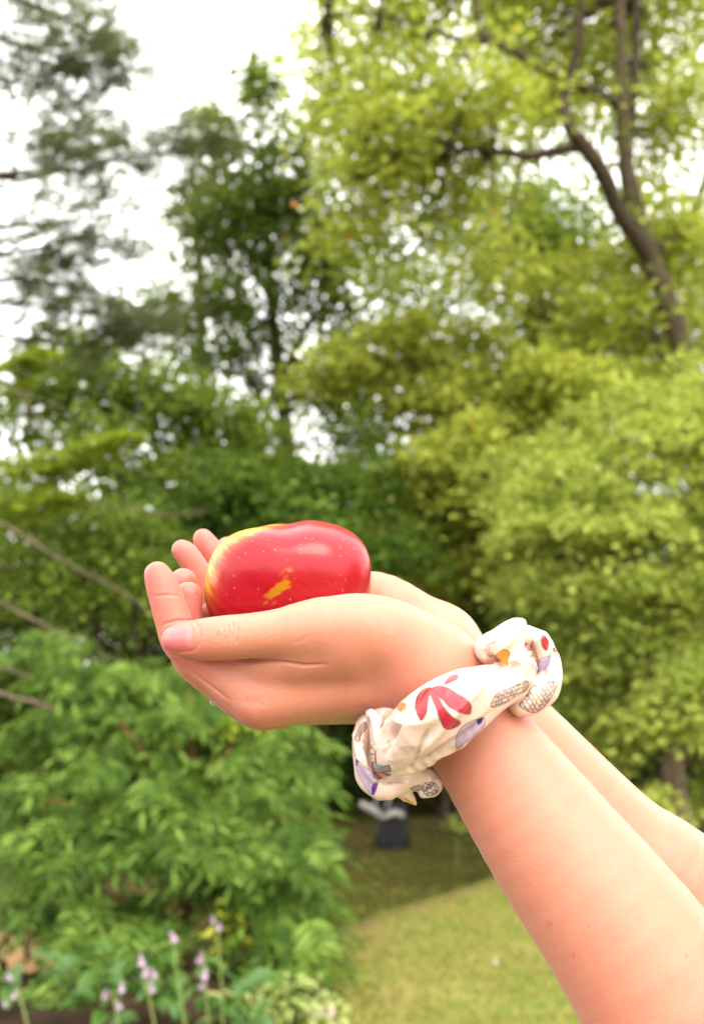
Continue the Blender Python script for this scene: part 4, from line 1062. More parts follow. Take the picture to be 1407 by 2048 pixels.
# skin folds, pressed in along the normal where the joints bend
def px3(p):  # back to photograph pixels
    return np.stack((p[:, 0] / -p[:, 2] * F + 703.5, -p[:, 1] / -p[:, 2] * F + 1024), 1)
bp = px3(bv)
def crease(pts, w, depth, zmin=-.46, arr=None):
    """pts: photograph pixels on the viewer's side; w px, depth m"""
    lo = np.min(pts, 0) - 5 * w; hi = np.max(pts, 0) + 5 * w
    m = (bp[:, 0] > lo[0]) & (bp[:, 0] < hi[0]) & (bp[:, 1] > lo[1]) & (bp[:, 1] < hi[1]) & (bv[:, 2] > zmin) & (bn[:, 2] > 0)
    ii = np.nonzero(m)[0]
    pp = [np.array(q, float) for q in pts]
    d = poly_dist(bp[ii], pp)
    L = sum(np.linalg.norm(pp[i + 1] - pp[i]) for i in range(len(pp) - 1))
    e = np.minimum(np.linalg.norm(bp[ii] - pp[0], axis=1), np.linalg.norm(bp[ii] - pp[-1], axis=1))
    fade = np.clip(e / (L * .25) + .15, 0, 1)
    bv[ii] -= bn[ii] * (depth * fade * np.exp(-(d / w) ** 2))[:, None]
for pts in ([(452, 1242), (458, 1256), (456, 1270), (450, 1284)], [(444, 1246), (447, 1262), (440, 1280)], [(462, 1240), (468, 1258), (463, 1282)],
            [(436, 1262), (433, 1276)], [(474, 1248), (476, 1268), (470, 1290)]):
    crease(pts, 2.2, .00062)
crease([(452, 1240), (457, 1265), (448, 1300)], 9, .00035)
crease([(305, 1193), (330, 1190), (352, 1191), (362, 1194)], 2.4, .00045)
crease([(320, 1250), (345, 1243), (375, 1240)], 2.6, .0004)
crease([(386, 1194), (398, 1186), (404, 1184)], 2, .0003)
crease([(320, 1262), (332, 1247), (358, 1240), (388, 1240), (399, 1256), (399, 1284), (388, 1301), (358, 1305), (334, 1298)], 2.6, .00055)  # nail fold
crease([(470, 1324), (520, 1322), (570, 1325), (610, 1331), (652, 1328)], 2.8, .0016)
crease([(350, 1318), (382, 1346), (415, 1369), (441, 1388), (456, 1399)], 2.8, .0015)
crease([(585, 1285), (600, 1282), (622, 1270)], 3.5, .00025)
crease([(478, 1395), (500, 1405), (530, 1402)], 10, .0005)
bn = vnormals(bv, bf)

tips = [(V(354, 1281, .425), .020), (V(316, 1150, .449), .026), (V(377, 1191, .464), .026), (V(366, 1164, .482), .026), (V(420, 1230, .494), .022),
        (V(364, 1100, .510), .032), (V(406, 1077, .528), .032), (V(366, 1288, .445), .012), (V(510, 1440, .437), .012)]
blush = np.zeros(len(bv))
for c, w in tips:
    blush = np.maximum(blush, np.exp(-(np.linalg.norm(bv - c, axis=1) / w) ** 2))
blush *= np.where(np.arange(len(tips)).size, .85, 1)
spot = np.zeros(len(bv))
spot_k = .6
for px, py, r, a in ((1098, 1848, 5.5, .55), (1176, 1853, 3.2, .8), (1146, 1911, 4, .75), (1371, 1911, 4, .8), (958, 1643, 2.2, .5), (958, 1624, 2, .3), (958, 1690, 1.8, .2),
                     (986, 1454, 2.2, .5), (1079, 1508, 2, .5), (499, 1317, 1.5, .8), (1290, 1650, 2.2, .2), (1250, 1940, 2.5, .15), (1312, 1978, 3, .2), (1345, 1930, 2.5, .2)):
    d = np.hypot(bp[:, 0] - px, bp[:, 1] - py)
    spot = np.maximum(spot, np.where(bn[:, 2] > 0, spot_k * a * np.exp(-(d / r) ** 2), 0))
me = mesh_np('body', v2w(bv), bf, [M_skin], True, {'blush': ('POINT', 'FLOAT', blush), 'spot': ('POINT', 'FLOAT', spot)})
person = empty('person', W(1900, 1700, .45) * np.array((1, 1, 0)))
tag(person, 'person holding out cupped hands with an apple, bare forearms reaching in from the right', 'person')
body = adopt(link('body', me), person)

BV = [Vector(p) for p in bv]
sub = np.nonzero(True)[0]
tree = BVHTree.FromPolygons(BV, bf.tolist())
def hit(p, d):
    h = tree.ray_cast(Vector(p), Vector(d))
    return (np.array(h[0]), np.array(h[1])) if h[0] is not None else None
def nail(c, ux, uy, dirn, hw, hh, name='fingernail', label=None, lift=.00035, power=2.6):
    """c centre (view space), ux from root to tip, uy across, cast along dirn"""
    ux = np.array(ux, float); ux /= np.linalg.norm(ux)
    dirn = np.array(dirn, float); dirn /= np.linalg.norm(dirn)
    ux -= dirn * (ux @ dirn); ux /= np.linalg.norm(ux)
    uy = np.cross(dirn, ux)
    n = 18; vs = []; lun = []
    fs = []
    pts = {}
    top = []
    for i in range(n + 1):
        for j in range(n + 1):
            a, b = 2 * i / n - 1, 2 * j / n - 1
            # square to superellipse
            m = max(abs(a), abs(b)); q = (abs(a) ** power + abs(b) ** power) ** (1 / power)
            sc = m / q if q > 1e-6 else 1
            x, y = a * sc * hw, b * sc * hh
            h = hit(c + ux * x + uy * y - dirn * .02, dirn)
            if h is None: return None
            e = max(abs(a), abs(b))
            vs.append(h[0] + h[1] * (lift * (1 - e ** 6) - .00012 * (e > .99)))
            lun.append(max(0, min(1, (-a - .52) * 4)) * (1 - b * b * .5) * .45 + (1.0 if a > .93 else 0) * .6)
    for i in range(n):
        for j in range(n):
            k = i * (n + 1) + j
            fs.append((k, k + n + 1, k + n + 2, k + 1))
    vs = np.array(vs)
    vs2 = vs.copy()
    g = vs.reshape(n + 1, n + 1, 3)
    for _ in range(3):
        g[1:-1, 1:-1] = (g[:-2, 1:-1] + g[2:, 1:-1] + g[1:-1, :-2] + g[1:-1, 2:]) / 4
    me = mesh_np(name, v2w(vs), fs, [M_nail], True, {'lunula': ('POINT', 'FLOAT', lun)})
    return adopt(link(name, me), person)
s = .424 / F
nail(V(360, 1273, .424), (-1, -.02, 0), None, (0.05, -.12, -1), 36 * s, 30 * s, 'thumbnail')
nail(V(352, 1098, .510), (-.55, .85, .1), None, (1, .25, -.45), .0055, .0042)
nail(V(397, 1074, .528), (-.45, .9, .1), None, (1, .25, -.45), .0050, .0040)
nail(V(298, 1152, .449), (-.25, 1, .1), None, (1, .05, -.12), .0062, .0048)

# ring on the ring finger, its stone hanging under the hand
N = Nodes('ring_silver'); N.principled(Base__Color=(.85, .82, .76, 1), Metallic=1., Roughness=.18); M_silver = N.m
N = Nodes('ring_stone'); _p = N.principled(Base__Color=(.92, .93, .95, 1), Roughness=.03, IOR=2.2); _p.inputs['Transmission Weight'].default_value = .6; M_stone = N.m
ringc = V(455, 1372, .474)
finger_dir = V(392, 1300, .480) - V(515, 1408, .474)
ring = empty('ring', v2w(ringc))
tag(ring, 'thin silver ring with a small clear stone on the front hand, showing under its fingers', 'ring')
rv, rf = torus(ringc, finger_dir, .0104, .0007)
adopt(link('band', mesh_np('band', v2w(rv), rf, [M_silver])), ring)
fd = finger_dir / np.linalg.norm(finger_dir)
sd = np.array((-.45, -1, .35)); sd -= fd * (sd @ fd); sd /= np.linalg.norm(sd)
for nm, off, rr, mt in (('stone', 0., .0021, M_stone), ('stone', .0026, .0011, M_stone), ('stone', -.0026, .0011, M_stone)):
    c = ringc + sd * (.0104 + rr * .7) + np.cross(sd, fd) * off
    vs, fs = [], []
    e1, e2 = fd, np.cross(sd, fd)
    for k, (h_, r_) in enumerate(((-1, .2), (.1, 1), (.45, .6), (.45, .01))):
        for j in range(8):
            t = 2 * math.pi * j / 8
            vs.append(c + sd * h_ * rr + (e1 * math.cos(t) + e2 * math.sin(t)) * r_ * rr)
    for k in range(3):
        for j in range(8): fs.append((k * 8 + j, k * 8 + (j + 1) % 8, k * 8 + 8 + (j + 1) % 8, k * 8 + 8 + j))
    adopt(link(nm, mesh_np(nm, v2w(vs), fs, [mt], False)), ring)

# ------------------------------------------------------------------ apple
def apple_mat():
    N = Nodes('apple_skin')
    p = N.obj()      # object z = stem axis
    sep = N.new('ShaderNodeSeparateXYZ', Vector=p)
    # streak coordinate: angle round the axis
    ang = N.new('ShaderNodeMath', _operation='ARCTAN2', i0=sep.outputs[1], i1=sep.outputs[0]).outputs[0]
    cs = N.new('ShaderNodeCombineXYZ', X=N.new('ShaderNodeMath', _operation='MULTIPLY', i0=ang, i1=9.).outputs[0],
               Y=N.new('ShaderNodeMath', _operation='MULTIPLY', i0=sep.outputs[2], i1=18.).outputs[0])
    streak = N.new('ShaderNodeTexNoise', Vector=cs.outputs[0], Scale=1.6, Detail=5., Roughness=.6).outputs['Fac']
    big = N.noise(26, 3, p)
    yel = N.attr('yellow')
    k = N.new('ShaderNodeMath', _operation='ADD', i0=yel, i1=N.rng(streak, .3, .7, -.13, .13)).outputs[0]
    k = N.new('ShaderNodeMath', _operation='ADD', i0=k, i1=N.rng(big, .3, .7, -.10, .10)).outputs[0]
    red = N.mix(N.rng(streak, .38, .66), (.27, .0025, .009), (.33, .005, .012))
    mid = N.mix(N.rng(k, .30, .62), red, (.36, .045, .010))
    col = N.mix(N.rng(k, .55, .92), mid, (.52, .36, .018))
    # bruise-like russet patch
    col = N.mix(N.attr('patch'), col, (.34, .13, .005))
    # pale lenticels
    vo = N.new('ShaderNodeTexVoronoi', Vector=p, Scale=260., Randomness=1.)
    dots = N.rng(vo.outputs['Distance'], .10, .19, 1., 0.)
    keep = N.rng(N.noise(300, 2, p), .44, .54)
    dm = N.new('ShaderNodeMath', _operation='MULTIPLY', i0=dots, i1=keep).outputs[0]
    dm = N.new('ShaderNodeMath', _operation='MULTIPLY', i0=dm, i1=.42).outputs[0]
    col = N.mix(dm, col, (.48, .20, .11))
    nb = N.bump(N.noise(60, 3, p), .12, .002)
    pr = N.principled(Base__Color=col, Roughness=.28, Normal=nb)
    pr.inputs['Coat Weight'].default_value = .06
    pr.inputs['Coat Roughness'].default_value = .1
    pr.inputs['Specular IOR Level'].default_value = .32
    pr.inputs['Subsurface Weight'].default_value = .1
    pr.inputs['Subsurface Scale'].default_value = .004
    return N.m
AD = .482
ac = V(578, 1163, AD); aR = 162.5 * AD / F
nu, nv = 96, 128
axis = np.array((-.70, .42, -.45)); axis /= np.linalg.norm(axis)   # stem cavity, up and back to the left
ex = np.cross(axis, (0, 0, 1)); ex /= np.linalg.norm(ex); ey = np.cross(axis, ex)
avs = []
for i in range(nu + 1):
    th = math.pi * i / nu
    for j in range(nv):
        ph = 2 * math.pi * j / nv
        d = axis * math.cos(th) + (ex * math.cos(ph) + ey * math.sin(ph)) * math.sin(th)
        # squat outline: wide, flattened top and bottom in the picture's plane
        q = 2.75
        rr = (abs(d[0] / 1.0) ** q + abs(d[1] / .712) ** q + abs(d[2] / .93) ** q) ** (-1 / q)
        rr *= 1 + .016 * math.cos(5 * ph) * math.sin(th) ** 2 + .012 * math.sin(2 * ph + 1)
        rr -= .40 * math.exp(-(th / .30) ** 2) + .22 * math.exp(-((math.pi - th) / .26) ** 2)
        rr *= 1 + .045 * d[0] * abs(d[1])           # fuller at the right
        rr += (.022 * math.exp(-((d[0] - .38) / .25) ** 2) - .016 * math.exp(-((d[0] + .02) / .14) ** 2)) * max(d[1], 0)
        rr += .012 * math.sin(d[0] * 9 + 2) * math.sin(d[2] * 7 + 1) * (1 - abs(d[1]))
        avs.append(ac + d * rr * aR)
avs = np.array(avs)
afs = []
for i in range(nu):
    for j in range(nv):
        afs.append((i * nv + j, i * nv + (j + 1) % nv, (i + 1) * nv + (j + 1) % nv, (i + 1) * nv + j))
ap = px3(avs); rel = (avs - ac) / aR
rim = [np.array(q) for q in ((-1.0, -.25), (-.99, .0), (-.90, .40), (-.74, .58), (-.45, .68), (-.05, .76))]
rd_ = poly_dist(rel[:, :2], rim)
yl = np.clip(1.0 - rd_ / np.clip(.46 - .50 * (rel[:, 0] + 1), .10, .46) * .62, 0, 1) * np.clip((rel[:, 1] + .75) * 1.3, 0, 1)
yl = np.maximum(yl, 0 * np.clip(.9 - np.linalg.norm((rel - np.array((-.5, .70, .1))) * np.array((.8, 2.2, 1)), axis=1), 0, 1) * 1.0)
rs = np.random.RandomState(3)
patch = np.zeros(len(avs))
for (x, y, r, a) in ((548, 1184, 9, 1), (560, 1175, 10, 1), (569, 1167, 8, 1), (540, 1191, 6, .9), (534, 1193, 5, .8), (556, 1183, 8, 1), (572, 1173, 6, 1), (578, 1140, 3.5, .8), (566, 1144, 3, .6), (560, 1150, 3, .7), (572, 1152, 2.5, .5),
                     (530, 1207, 2.5, .6), (537, 1212, 2.5, .6), (526, 1216, 2.2, .5), (548, 1205, 2, .5), (555, 1198, 2.2, .5)):
    d = np.hypot(ap[:, 0] - x, (ap[:, 1] - y) * 1.25)
    patch = np.maximum(patch, np.where(rel[:, 2] > 0, a * np.clip((r + 2 - d) / 2.2, 0, 1), 0))
Rm = Matrix((Vector(v2w(ex) - np.array((0, 0, CAM_H))), Vector(v2w(ey) - np.array((0, 0, CAM_H))), Vector(v2w(axis) - np.array((0, 0, CAM_H))))).transposed()
loc = v2w(ac)
Rn = np.array(Rm)
local = (v2w(avs) - loc) @ Rn
ame = mesh_np('apple', local, afs, [apple_mat()], True, {'yellow': ('POINT', 'FLOAT', yl * .88), 'patch': ('POINT', 'FLOAT', patch)})
apple = empty('apple', loc); apple.rotation_euler = Rm.to_euler()
tag(apple, 'glossy red apple with yellow shoulder and small russet patch resting in the cupped hands', 'apple')
link('flesh', ame, apple)
# stem in its hollow
N = Nodes('stem_brown'); N.principled(Base__Color=(.12, .07, .03, 1), Roughness=.8); M_stem = N.m
sv, sf = [], []
for i in range(7):
    for j in range(8):
        t = 2 * math.pi * j / 8; r = .0013 - .00005 * i + (.0006 if i == 6 else 0)
        sv.append((r * math.cos(t) + .0004 * i * i * .3, r * math.sin(t), .016 + .0020 * i))
        if i < 6: sf.append((i * 8 + j, i * 8 + (j + 1) % 8, i * 8 + 8 + (j + 1) % 8, i * 8 + 8 + j))
link('stem', mesh_np('stem', sv, sf, [M_stem]), apple)
# ------------------------------------------------------------------ the rest of the person, standing to the right
wlo, whi = np.array((.05, -.12, -.02)), np.array((.90, .92, 1.86))
def coarse(parts, h, k, lo=wlo, hi=whi):
    f = Field(lo, hi, h)
    for ch in parts: f.chain([(np.array(p[:3], float), p[3]) for p in ch], k, 3)
    v, q = f.mesh(); v = vsmooth(v, q, 3, .5)
    return v, q
EL, ER = W(1490, 2278, .386), W(1440, 1895, .5015)
SL, SR = np.array((.47, .24, 1.36)), np.array((.49, .62, 1.37))
hx = np.array((.50, .43, 1.585))
up_arms = [[(*W(1330, 2005, .401), .034), (*W(1420, 2160, .392), .040), (*EL, .043), (*(EL + (SL - EL) * .5), .045), (*SL, .052)],
           [(*W(1300, 1745, .506), .030), (*W(1370, 1810, .504), .034), (*ER, .037), (*(ER + (SR - ER) * .5), .044), (*SR, .052)]]
tv, tq = coarse(up_arms + [[(.52, .43, 1.30, .06), (.52, .43, 1.42, .055), (.51, .43, 1.50, .052)],
                           [(*(hx + np.array((.03, 0, .02))), .088), (*(hx + np.array((-.01, 0, -.02))), .080), (*(hx + np.array((-.035, 0, -.075))), .052)],
                           [(*(hx + np.array((-.088, 0, .0))), .008), (*(hx + np.array((-.108, 0, -.03))), .011)],
                           [(*(hx + np.array((-.078, -.018, -.062))), .009), (*(hx + np.array((-.078, .018, -.062))), .009)],
                           [(*(hx + np.array((.01, -.085, .0))), .012), (*(hx + np.array((.012, -.085, -.035))), .010)], [(*(hx + np.array((.01, .085, .0))), .012), (*(hx + np.array((.012, .085, -.035))), .010)]], .0065, .02)
# one continuous body mesh: fine forearms and hands, coarser upper body
allv = np.vstack((v2w(bv), tv)); allq = np.vstack((bf, tq + len(bv)))
z_ = np.zeros(len(tv))
old = body.data
body.data = mesh_np('body', allv, allq, [M_skin], True, {'blush': ('POINT', 'FLOAT', np.concatenate((blush, z_))), 'spot': ('POINT', 'FLOAT', np.concatenate((spot, z_)))})
bpy.data.meshes.remove(old)
N = Nodes('shirt_cotton'); N.principled(Base__Color=(.5, .45, .40, 1), Roughness=.9, Normal=N.bump(N.noise(300, 3, N.obj()), .2, .001)); M_shirt = N.m
N = Nodes('denim'); N.principled(Base__Color=(.05, .08, .15, 1), Roughness=.9); M_denim = N.m
N = Nodes('hair_brown'); N.principled(Base__Color=N.mix(N.rng(N.noise(60, 4, N.obj()), .3, .7), (.05, .025, .012), (.13, .07, .035)), Roughness=.6); M_hair = N.m
N = Nodes('shoe_canvas'); N.principled(Base__Color=(.6, .6, .58, 1), Roughness=.8); M_shoe = N.m
N = Nodes('eye_white'); N.principled(Base__Color=(.09, .05, .03, 1), Roughness=.2); M_eye = N.m
def wpart(name, parts, mat, k=.03, h=.009, disp=None):
    v, q = coarse(parts, h, k)
    return adopt(link(name, mesh_np(name, v, q, [mat])), person)
mL, mR = EL + (SL - EL) * .55, ER + (SR - ER) * .55
wpart('shirt', [[(*SL, .066), (.52, .43, 1.37, .075), (*SR, .066)], [(.53, .36, 1.32, .105), (.54, .37, 1.10, .095), (.54, .36, .88, .125)], [(.53, .50, 1.32, .105), (.54, .49, 1.10, .095), (.54, .50, .88, .125)],
                [(*mL, .060), (*SL, .066)], [(*mR, .060), (*SR, .066)]], M_shirt)
wpart('trousers', [[(.54, .35, .92, .105), (.55, .34, .70, .085), (.55, .33, .45, .062), (.56, .33, .08, .052)], [(.54, .51, .92, .105), (.55, .52, .70, .085), (.55, .53, .45, .062), (.56, .53, .08, .052)], [(.54, .36, .90, .10), (.54, .50, .90, .10)]], M_denim)
for y in (.33, .53): wpart('shoe', [[(.59, y, .045, .045), (.50, y, .04, .042), (.40, y, .035, .034)]], M_shoe)
wpart('hair', [[(*(hx + np.array((-.02, 0, .075))), .060), (*(hx + np.array((.055, 0, .045))), .092), (*(hx + np.array((.085, 0, -.06))), .075), (*(hx + np.array((.10, 0, -.22))), .065), (*(hx + np.array((.10, 0, -.34))), .035)],
               [(*(hx + np.array((.02, -.075, .04))), .034), (*(hx + np.array((.045, -.085, -.06))), .032), (*(hx + np.array((.06, -.08, -.2))), .03)], [(*(hx + np.array((.02, .075, .04))), .034), (*(hx + np.array((.045, .085, -.06))), .032), (*(hx + np.array((.06, .08, -.2))), .03)]], M_hair, .02, .008)
for y in (-.03, .03): wpart('eye', [[(*(hx + np.array((-.082, y, .004))), .0105), (*(hx + np.array((-.0825, y, .004))), .0105)]], M_eye, .002, .004)
# ------------------------------------------------------------------ satin scrunchie
from mathutils import noise as mnoise
slo = np.array((V(670, 0, .5)[0], V(0, 1650, .5)[1], -.535)); shi = np.array((V(1150, 0, .5)[0], V(0, 1200, .5)[1], -.385))
sf_ = Field(slo, shi, .0009)
LOBES = [
    ([node(775, 1525, .424, 30), node(790, 1503, .420, 47), node(848, 1454, .410, 66), node(914, 1409, .406, 66), node(974, 1380, .408, 50), node(1030, 1358, .412, 28), node(1050, 1348, .416, 18)], .0015),
    ([node(820, 1450, .402, 30), node(880, 1410, .396, 34), node(950, 1375, .398, 28)], .006),
    ([node(968, 1300, .436, 24), node(996, 1292, .424, 38), node(1026, 1272, .420, 36), node(1042, 1248, .424, 17)], .003),
    ([node(1012, 1290, .415, 34), node(1040, 1320, .415, 30), node(1052, 1352, .417, 22)], .004),
    ([node(1054, 1262, .430, 16), node(1078, 1290, .432, 26), node(1090, 1330, .434, 30), node(1088, 1368, .432, 33), node(1062, 1396, .428, 32), node(1040, 1412, .424, 22)], .0012),
    ([node(980, 1404, .418, 20), node(1012, 1388, .417, 24), node(1046, 1372, .420, 20)], .0010),
    ([node(806, 1418, .436, 20), node(770, 1430, .436, 32), node(742, 1462, .436, 34), node(731, 1505, .436, 27), node(738, 1548, .434, 29), node(760, 1574, .432, 24)], .0012),
    ([node(742, 1430, .424, 12), node(752, 1480, .420, 14), node(760, 1530, .420, 12)], .0008),
    ([node(712, 1470, .432, 7), node(722, 1520, .426, 9), node(748, 1560, .424, 9)], .0008),
    ([node(776, 1576, .430, 22), node(815, 1556, .438, 26), node(856, 1560, .442, 24), node(868, 1570, .444, 17)], .0010),
    ([node(796, 1572, .440, 18), node(815, 1592, .441, 12), node(830, 1608, .442, 3.5)], .0010),
    ([node(846, 1586, .436, 10), node(864, 1580, .436, 14), node(872, 1568, .437, 13)], .0008),
    ([node(1075, 1345, .455, 34), node(1030, 1325, .474, 32), node(960, 1340, .486, 30), node(890, 1400, .490, 30), node(820, 1460, .480, 32), node(770, 1500, .460, 34)], .003),
    ([node(948, 1302, .452, 10), node(965, 1300, .444, 18)], .003),
]
for ch, k in LOBES:
    t = sf_.copy(); t.chain(ch, .004); sf_.union(t, k)
# pressed folds between the puffs
def dent(pts, k=.0016):
    q = [node(*a) for a in pts]
    for (a, ra), (b, rb) in zip(q[:-1], q[1:]): sf_.cone(a, b, ra, rb, k, True)
sv_, sfc = sf_.mesh()
sv_ = vsmooth(sv_, sfc, 2, .5)
sv_, sfc = subdivide(sv_, sfc); sv_ = vsmooth(sv_, sfc, 2, .5)
sn_ = vnormals(sv_, sfc)
bd = np.array((.78, .60, -.1)); bd /= np.linalg.norm(bd); bu = np.array((-.6, .78, 0.)); bz = np.cross(bd, bu)
disp = np.zeros(len(sv_))
for i, p in enumerate(sv_):
    wq = Vector((p[0] * 26, p[1] * 26, p[2] * 26)); wv = mnoise.noise_vector(wq) * .35
    a, b, c = p @ bd, p @ bu, p @ bz
    n1 = mnoise.noise(Vector((a * 20 + wv[0], b * 62 + wv[1] * 2 + a * 24, c * 45 + wv[2])))
    n2 = mnoise.noise(Vector((a * 60 + 7, b * 170 + wv[0] * 3 - a * 60, c * 140)))
    disp[i] = .0023 * (.22 - abs(n1)) + .0005 * (.22 - abs(n2))
sv_ = sv_ + sn_ * disp[:, None]
sp_ = px3(sv_)
def fold(pts, w, depth):
    lo = np.min(pts, 0) - 4 * w; hi = np.max(pts, 0) + 4 * w
    m = np.nonzero((sp_[:, 0] > lo[0]) & (sp_[:, 0] < hi[0]) & (sp_[:, 1] > lo[1]) & (sp_[:, 1] < hi[1]) & (sn_[:, 2] > -.2) & (sv_[:, 2] > -.45))[0]
    pp = [np.array(q, float) for q in pts]; d = poly_dist(sp_[m], pp)
    e = np.minimum(np.linalg.norm(sp_[m] - pp[0], axis=1), np.linalg.norm(sp_[m] - pp[-1], axis=1)); L = np.linalg.norm(pp[0] - pp[-1])
    sv_[m] -= sn_[m] * (1.5 * depth * np.clip(e / (L * .3) + .1, 0, 1) * np.exp(-(d / w) ** 2))[:, None]
def Z(x, y): return (x / 2.706 + 680, y / 2.706 + 1100)
for pts, w, dp in (([Z(440, 760), Z(330, 900), Z(280, 1020), Z(240, 1130)], 6, .0022), ([Z(860, 650), Z(740, 760), Z(560, 960), Z(400, 1140)], 8, -.0012), ([Z(600, 660), Z(720, 700), Z(960, 660)], 6, .0010),
                   ([Z(830, 870), Z(700, 980), Z(500, 1110), Z(330, 1200)], 5, .0020), ([Z(780, 940), Z(620, 1080), Z(420, 1190), Z(240, 1230)], 4, -.0012), ([Z(140, 880), Z(150, 1000), Z(170, 1180)], 5, .0024), ([Z(130, 960), Z(110, 1080), Z(150, 1200)], 4, -.0012),
                   ([Z(1010, 370), Z(1010, 470), Z(1050, 600), Z(1060, 700)], 5, .0026), ([Z(780, 560), Z(880, 640), Z(1000, 620)], 6, .0020), ([Z(850, 560), Z(930, 480), Z(990, 400)], 8, -.0010), ([Z(1170, 540), Z(1120, 620), Z(1070, 700)], 5, .0018),
                   ([Z(900, 600), Z(950, 590), Z(1000, 660)], 6, -.0010), ([Z(480, 960), Z(420, 1100), Z(390, 1180)], 5, .0012), ([Z(230, 870), Z(200, 960), Z(190, 1060)], 6, -.0012), ([Z(250, 1260), Z(290, 1240), Z(350, 1250)], 4, .0015), ([Z(1000, 430), Z(1040, 420), Z(1090, 460)], 4, .0012)):
    fold(pts, w, dp)
sn_ = vnormals(sv_, sfc)
sp_ = px3(sv_)
# --- the print, dyed into the cloth
base_c = np.array((.68, .51, .43))
colr = np.tile(base_c, (len(sv_), 1))
tr_ = BVHTree.FromPolygons([Vector(p) for p in sv_], sfc.tolist())
front = np.zeros(len(sv_), bool)
ctr = Vector((0, 0, 0))
for i in np.nonzero(sn_[:, 2] > -.15)[0]:
    p = Vector(sv_[i]); L = p.length
    h = tr_.ray_cast(ctr, p / L)
    front[i] = h[0] is not None and h[3] > L - .0012
fi = np.nonzero(front)[0]; fp = sp_[fi]
def inside(poly, p):
    poly = np.array(poly, float); r = np.zeros(len(p), bool); j = len(poly) - 1
    for i in range(len(poly)):
        a, b = poly[i], poly[j]
        c = ((a[1] > p[:, 1]) != (b[1] > p[:, 1])); xx = (b[0] - a[0]) * (p[:, 1] - a[1]) / (b[1] - a[1] + 1e-9) + a[0]
        r ^= c & (p[:, 0] < xx); j = i
    return r
def zp(pts): return [Z(*q) for q in pts]
def smooth_poly(pts, n=5):
    p = np.array(pts, float); m = len(p); out = []
    for i in range(m):
        a, b, c, d = p[i - 1], p[i], p[(i + 1) % m], p[(i + 2) % m]
        for t in np.arange(n) / n: out.append(.5 * (2 * b + (c - a) * t + (2 * a - 5 * b + 4 * c - d) * t * t + (3 * b - a - 3 * c + d) * t ** 3))
    return out
def fill(pts, col, line=(.10, .05, .06), lw=1.1, sm=True, streak=.0):
    q = zp(pts); q = smooth_poly(q) if sm else q
    m = inside(q, fp); c = np.array(col)
    s = 1 + streak * np.sin(fp[m, 0] * 1.1 + fp[m, 1] * .5 + 2 * np.sin(fp[m, 1] * .3))
    colr[fi[m]] = np.clip(c[None] * s[:, None], 0, 1)
    if line is not None: stroke(q + [q[0]], line, lw, False)
    return m
def stroke(pts, col, lw=1., conv=True):
    q = [np.array(a, float) for a in (zp(pts) if conv else pts)]
    lo = np.min(q, 0) - 3; hi = np.max(q, 0) + 3
    mm = np.nonzero((fp[:, 0] > lo[0]) & (fp[:, 0] < hi[0]) & (fp[:, 1] > lo[1]) & (fp[:, 1] < hi[1]))[0]
    if not len(mm): return
    d = poly_dist(fp[mm], q); a = np.clip((lw - d) / .8 + .5, 0, 1)[:, None] * .75
    colr[fi[mm]] = colr[fi[mm]] * (1 - a) + np.array(col) * a
RED, RED2 = (.55, .015, .035), (.62, .03, .06)
fill([(495, 748), (450, 755), (415, 795), (405, 850), (425, 905), (440, 920), (465, 880), (478, 800)], RED, streak=.2)
fill([(500, 745), (560, 738), (640, 780), (690, 815), (708, 850), (700, 888), (650, 880), (590, 850), (540, 800), (490, 785)], RED2, streak=.15)
fill([(488, 780), (530, 800), (560, 850), (600, 900), (650, 935), (605, 966), (565, 965), (540, 920), (520, 860)], RED2, streak=.15)
fill([(562, 725), (590, 685), (635, 675), (630, 700), (590, 720)], RED)
stroke([(500, 750), (540, 790), (590, 830)], (.25, 0, .02)); stroke([(430, 800), (450, 820), (445, 870)], (.3, 0, .02), .8); stroke([(480, 770), (470, 820), (440, 870)], (.3, 0, .02), .8)
stroke([(845, 492), (800, 512), (785, 545), (805, 575), (850, 570)], (.45, .18, .06), 1.0); stroke([(805, 520), (800, 550), (830, 565)], (.75, .30, .05), .7)
fill([(835, 575), (880, 540), (912, 550), (915, 575), (902, 600), (905, 622), (880, 635), (838, 602), (845, 590)], (.80, .33, .03), (.35, .12, .03), .9, streak=.08)
fill([(795, 470), (815, 430), (850, 405), (880, 412), (875, 438), (902, 446), (880, 465), (850, 455), (825, 462)], (.50, .78, .74), (.35, .45, .45), .5)
fill([(995, 515), (1005, 503), (1018, 512), (1032, 520), (1030, 550), (1010, 540)], RED)
fill([(1020, 552), (1034, 556), (1048, 592), (1030, 578)], (.45, .28, .30), lw=.6)
fill([(1090, 462), (1110, 470), (1126, 500), (1115, 542), (1095, 525), (1087, 490)], RED)
fill([(1152, 530), (1182, 545), (1160, 552)], RED)
fill([(1070, 602), (1100, 580), (1140, 580), (1110, 640), (1062, 655)], (.66, .52, .74), (.3, .2, .4), .7); fill([(1060, 655), (1078, 648), (1064, 672)], (.18, .05, .38), None)
stroke([(1070, 602), (1105, 610), (1140, 582)], (.4, .3, .5), .5)
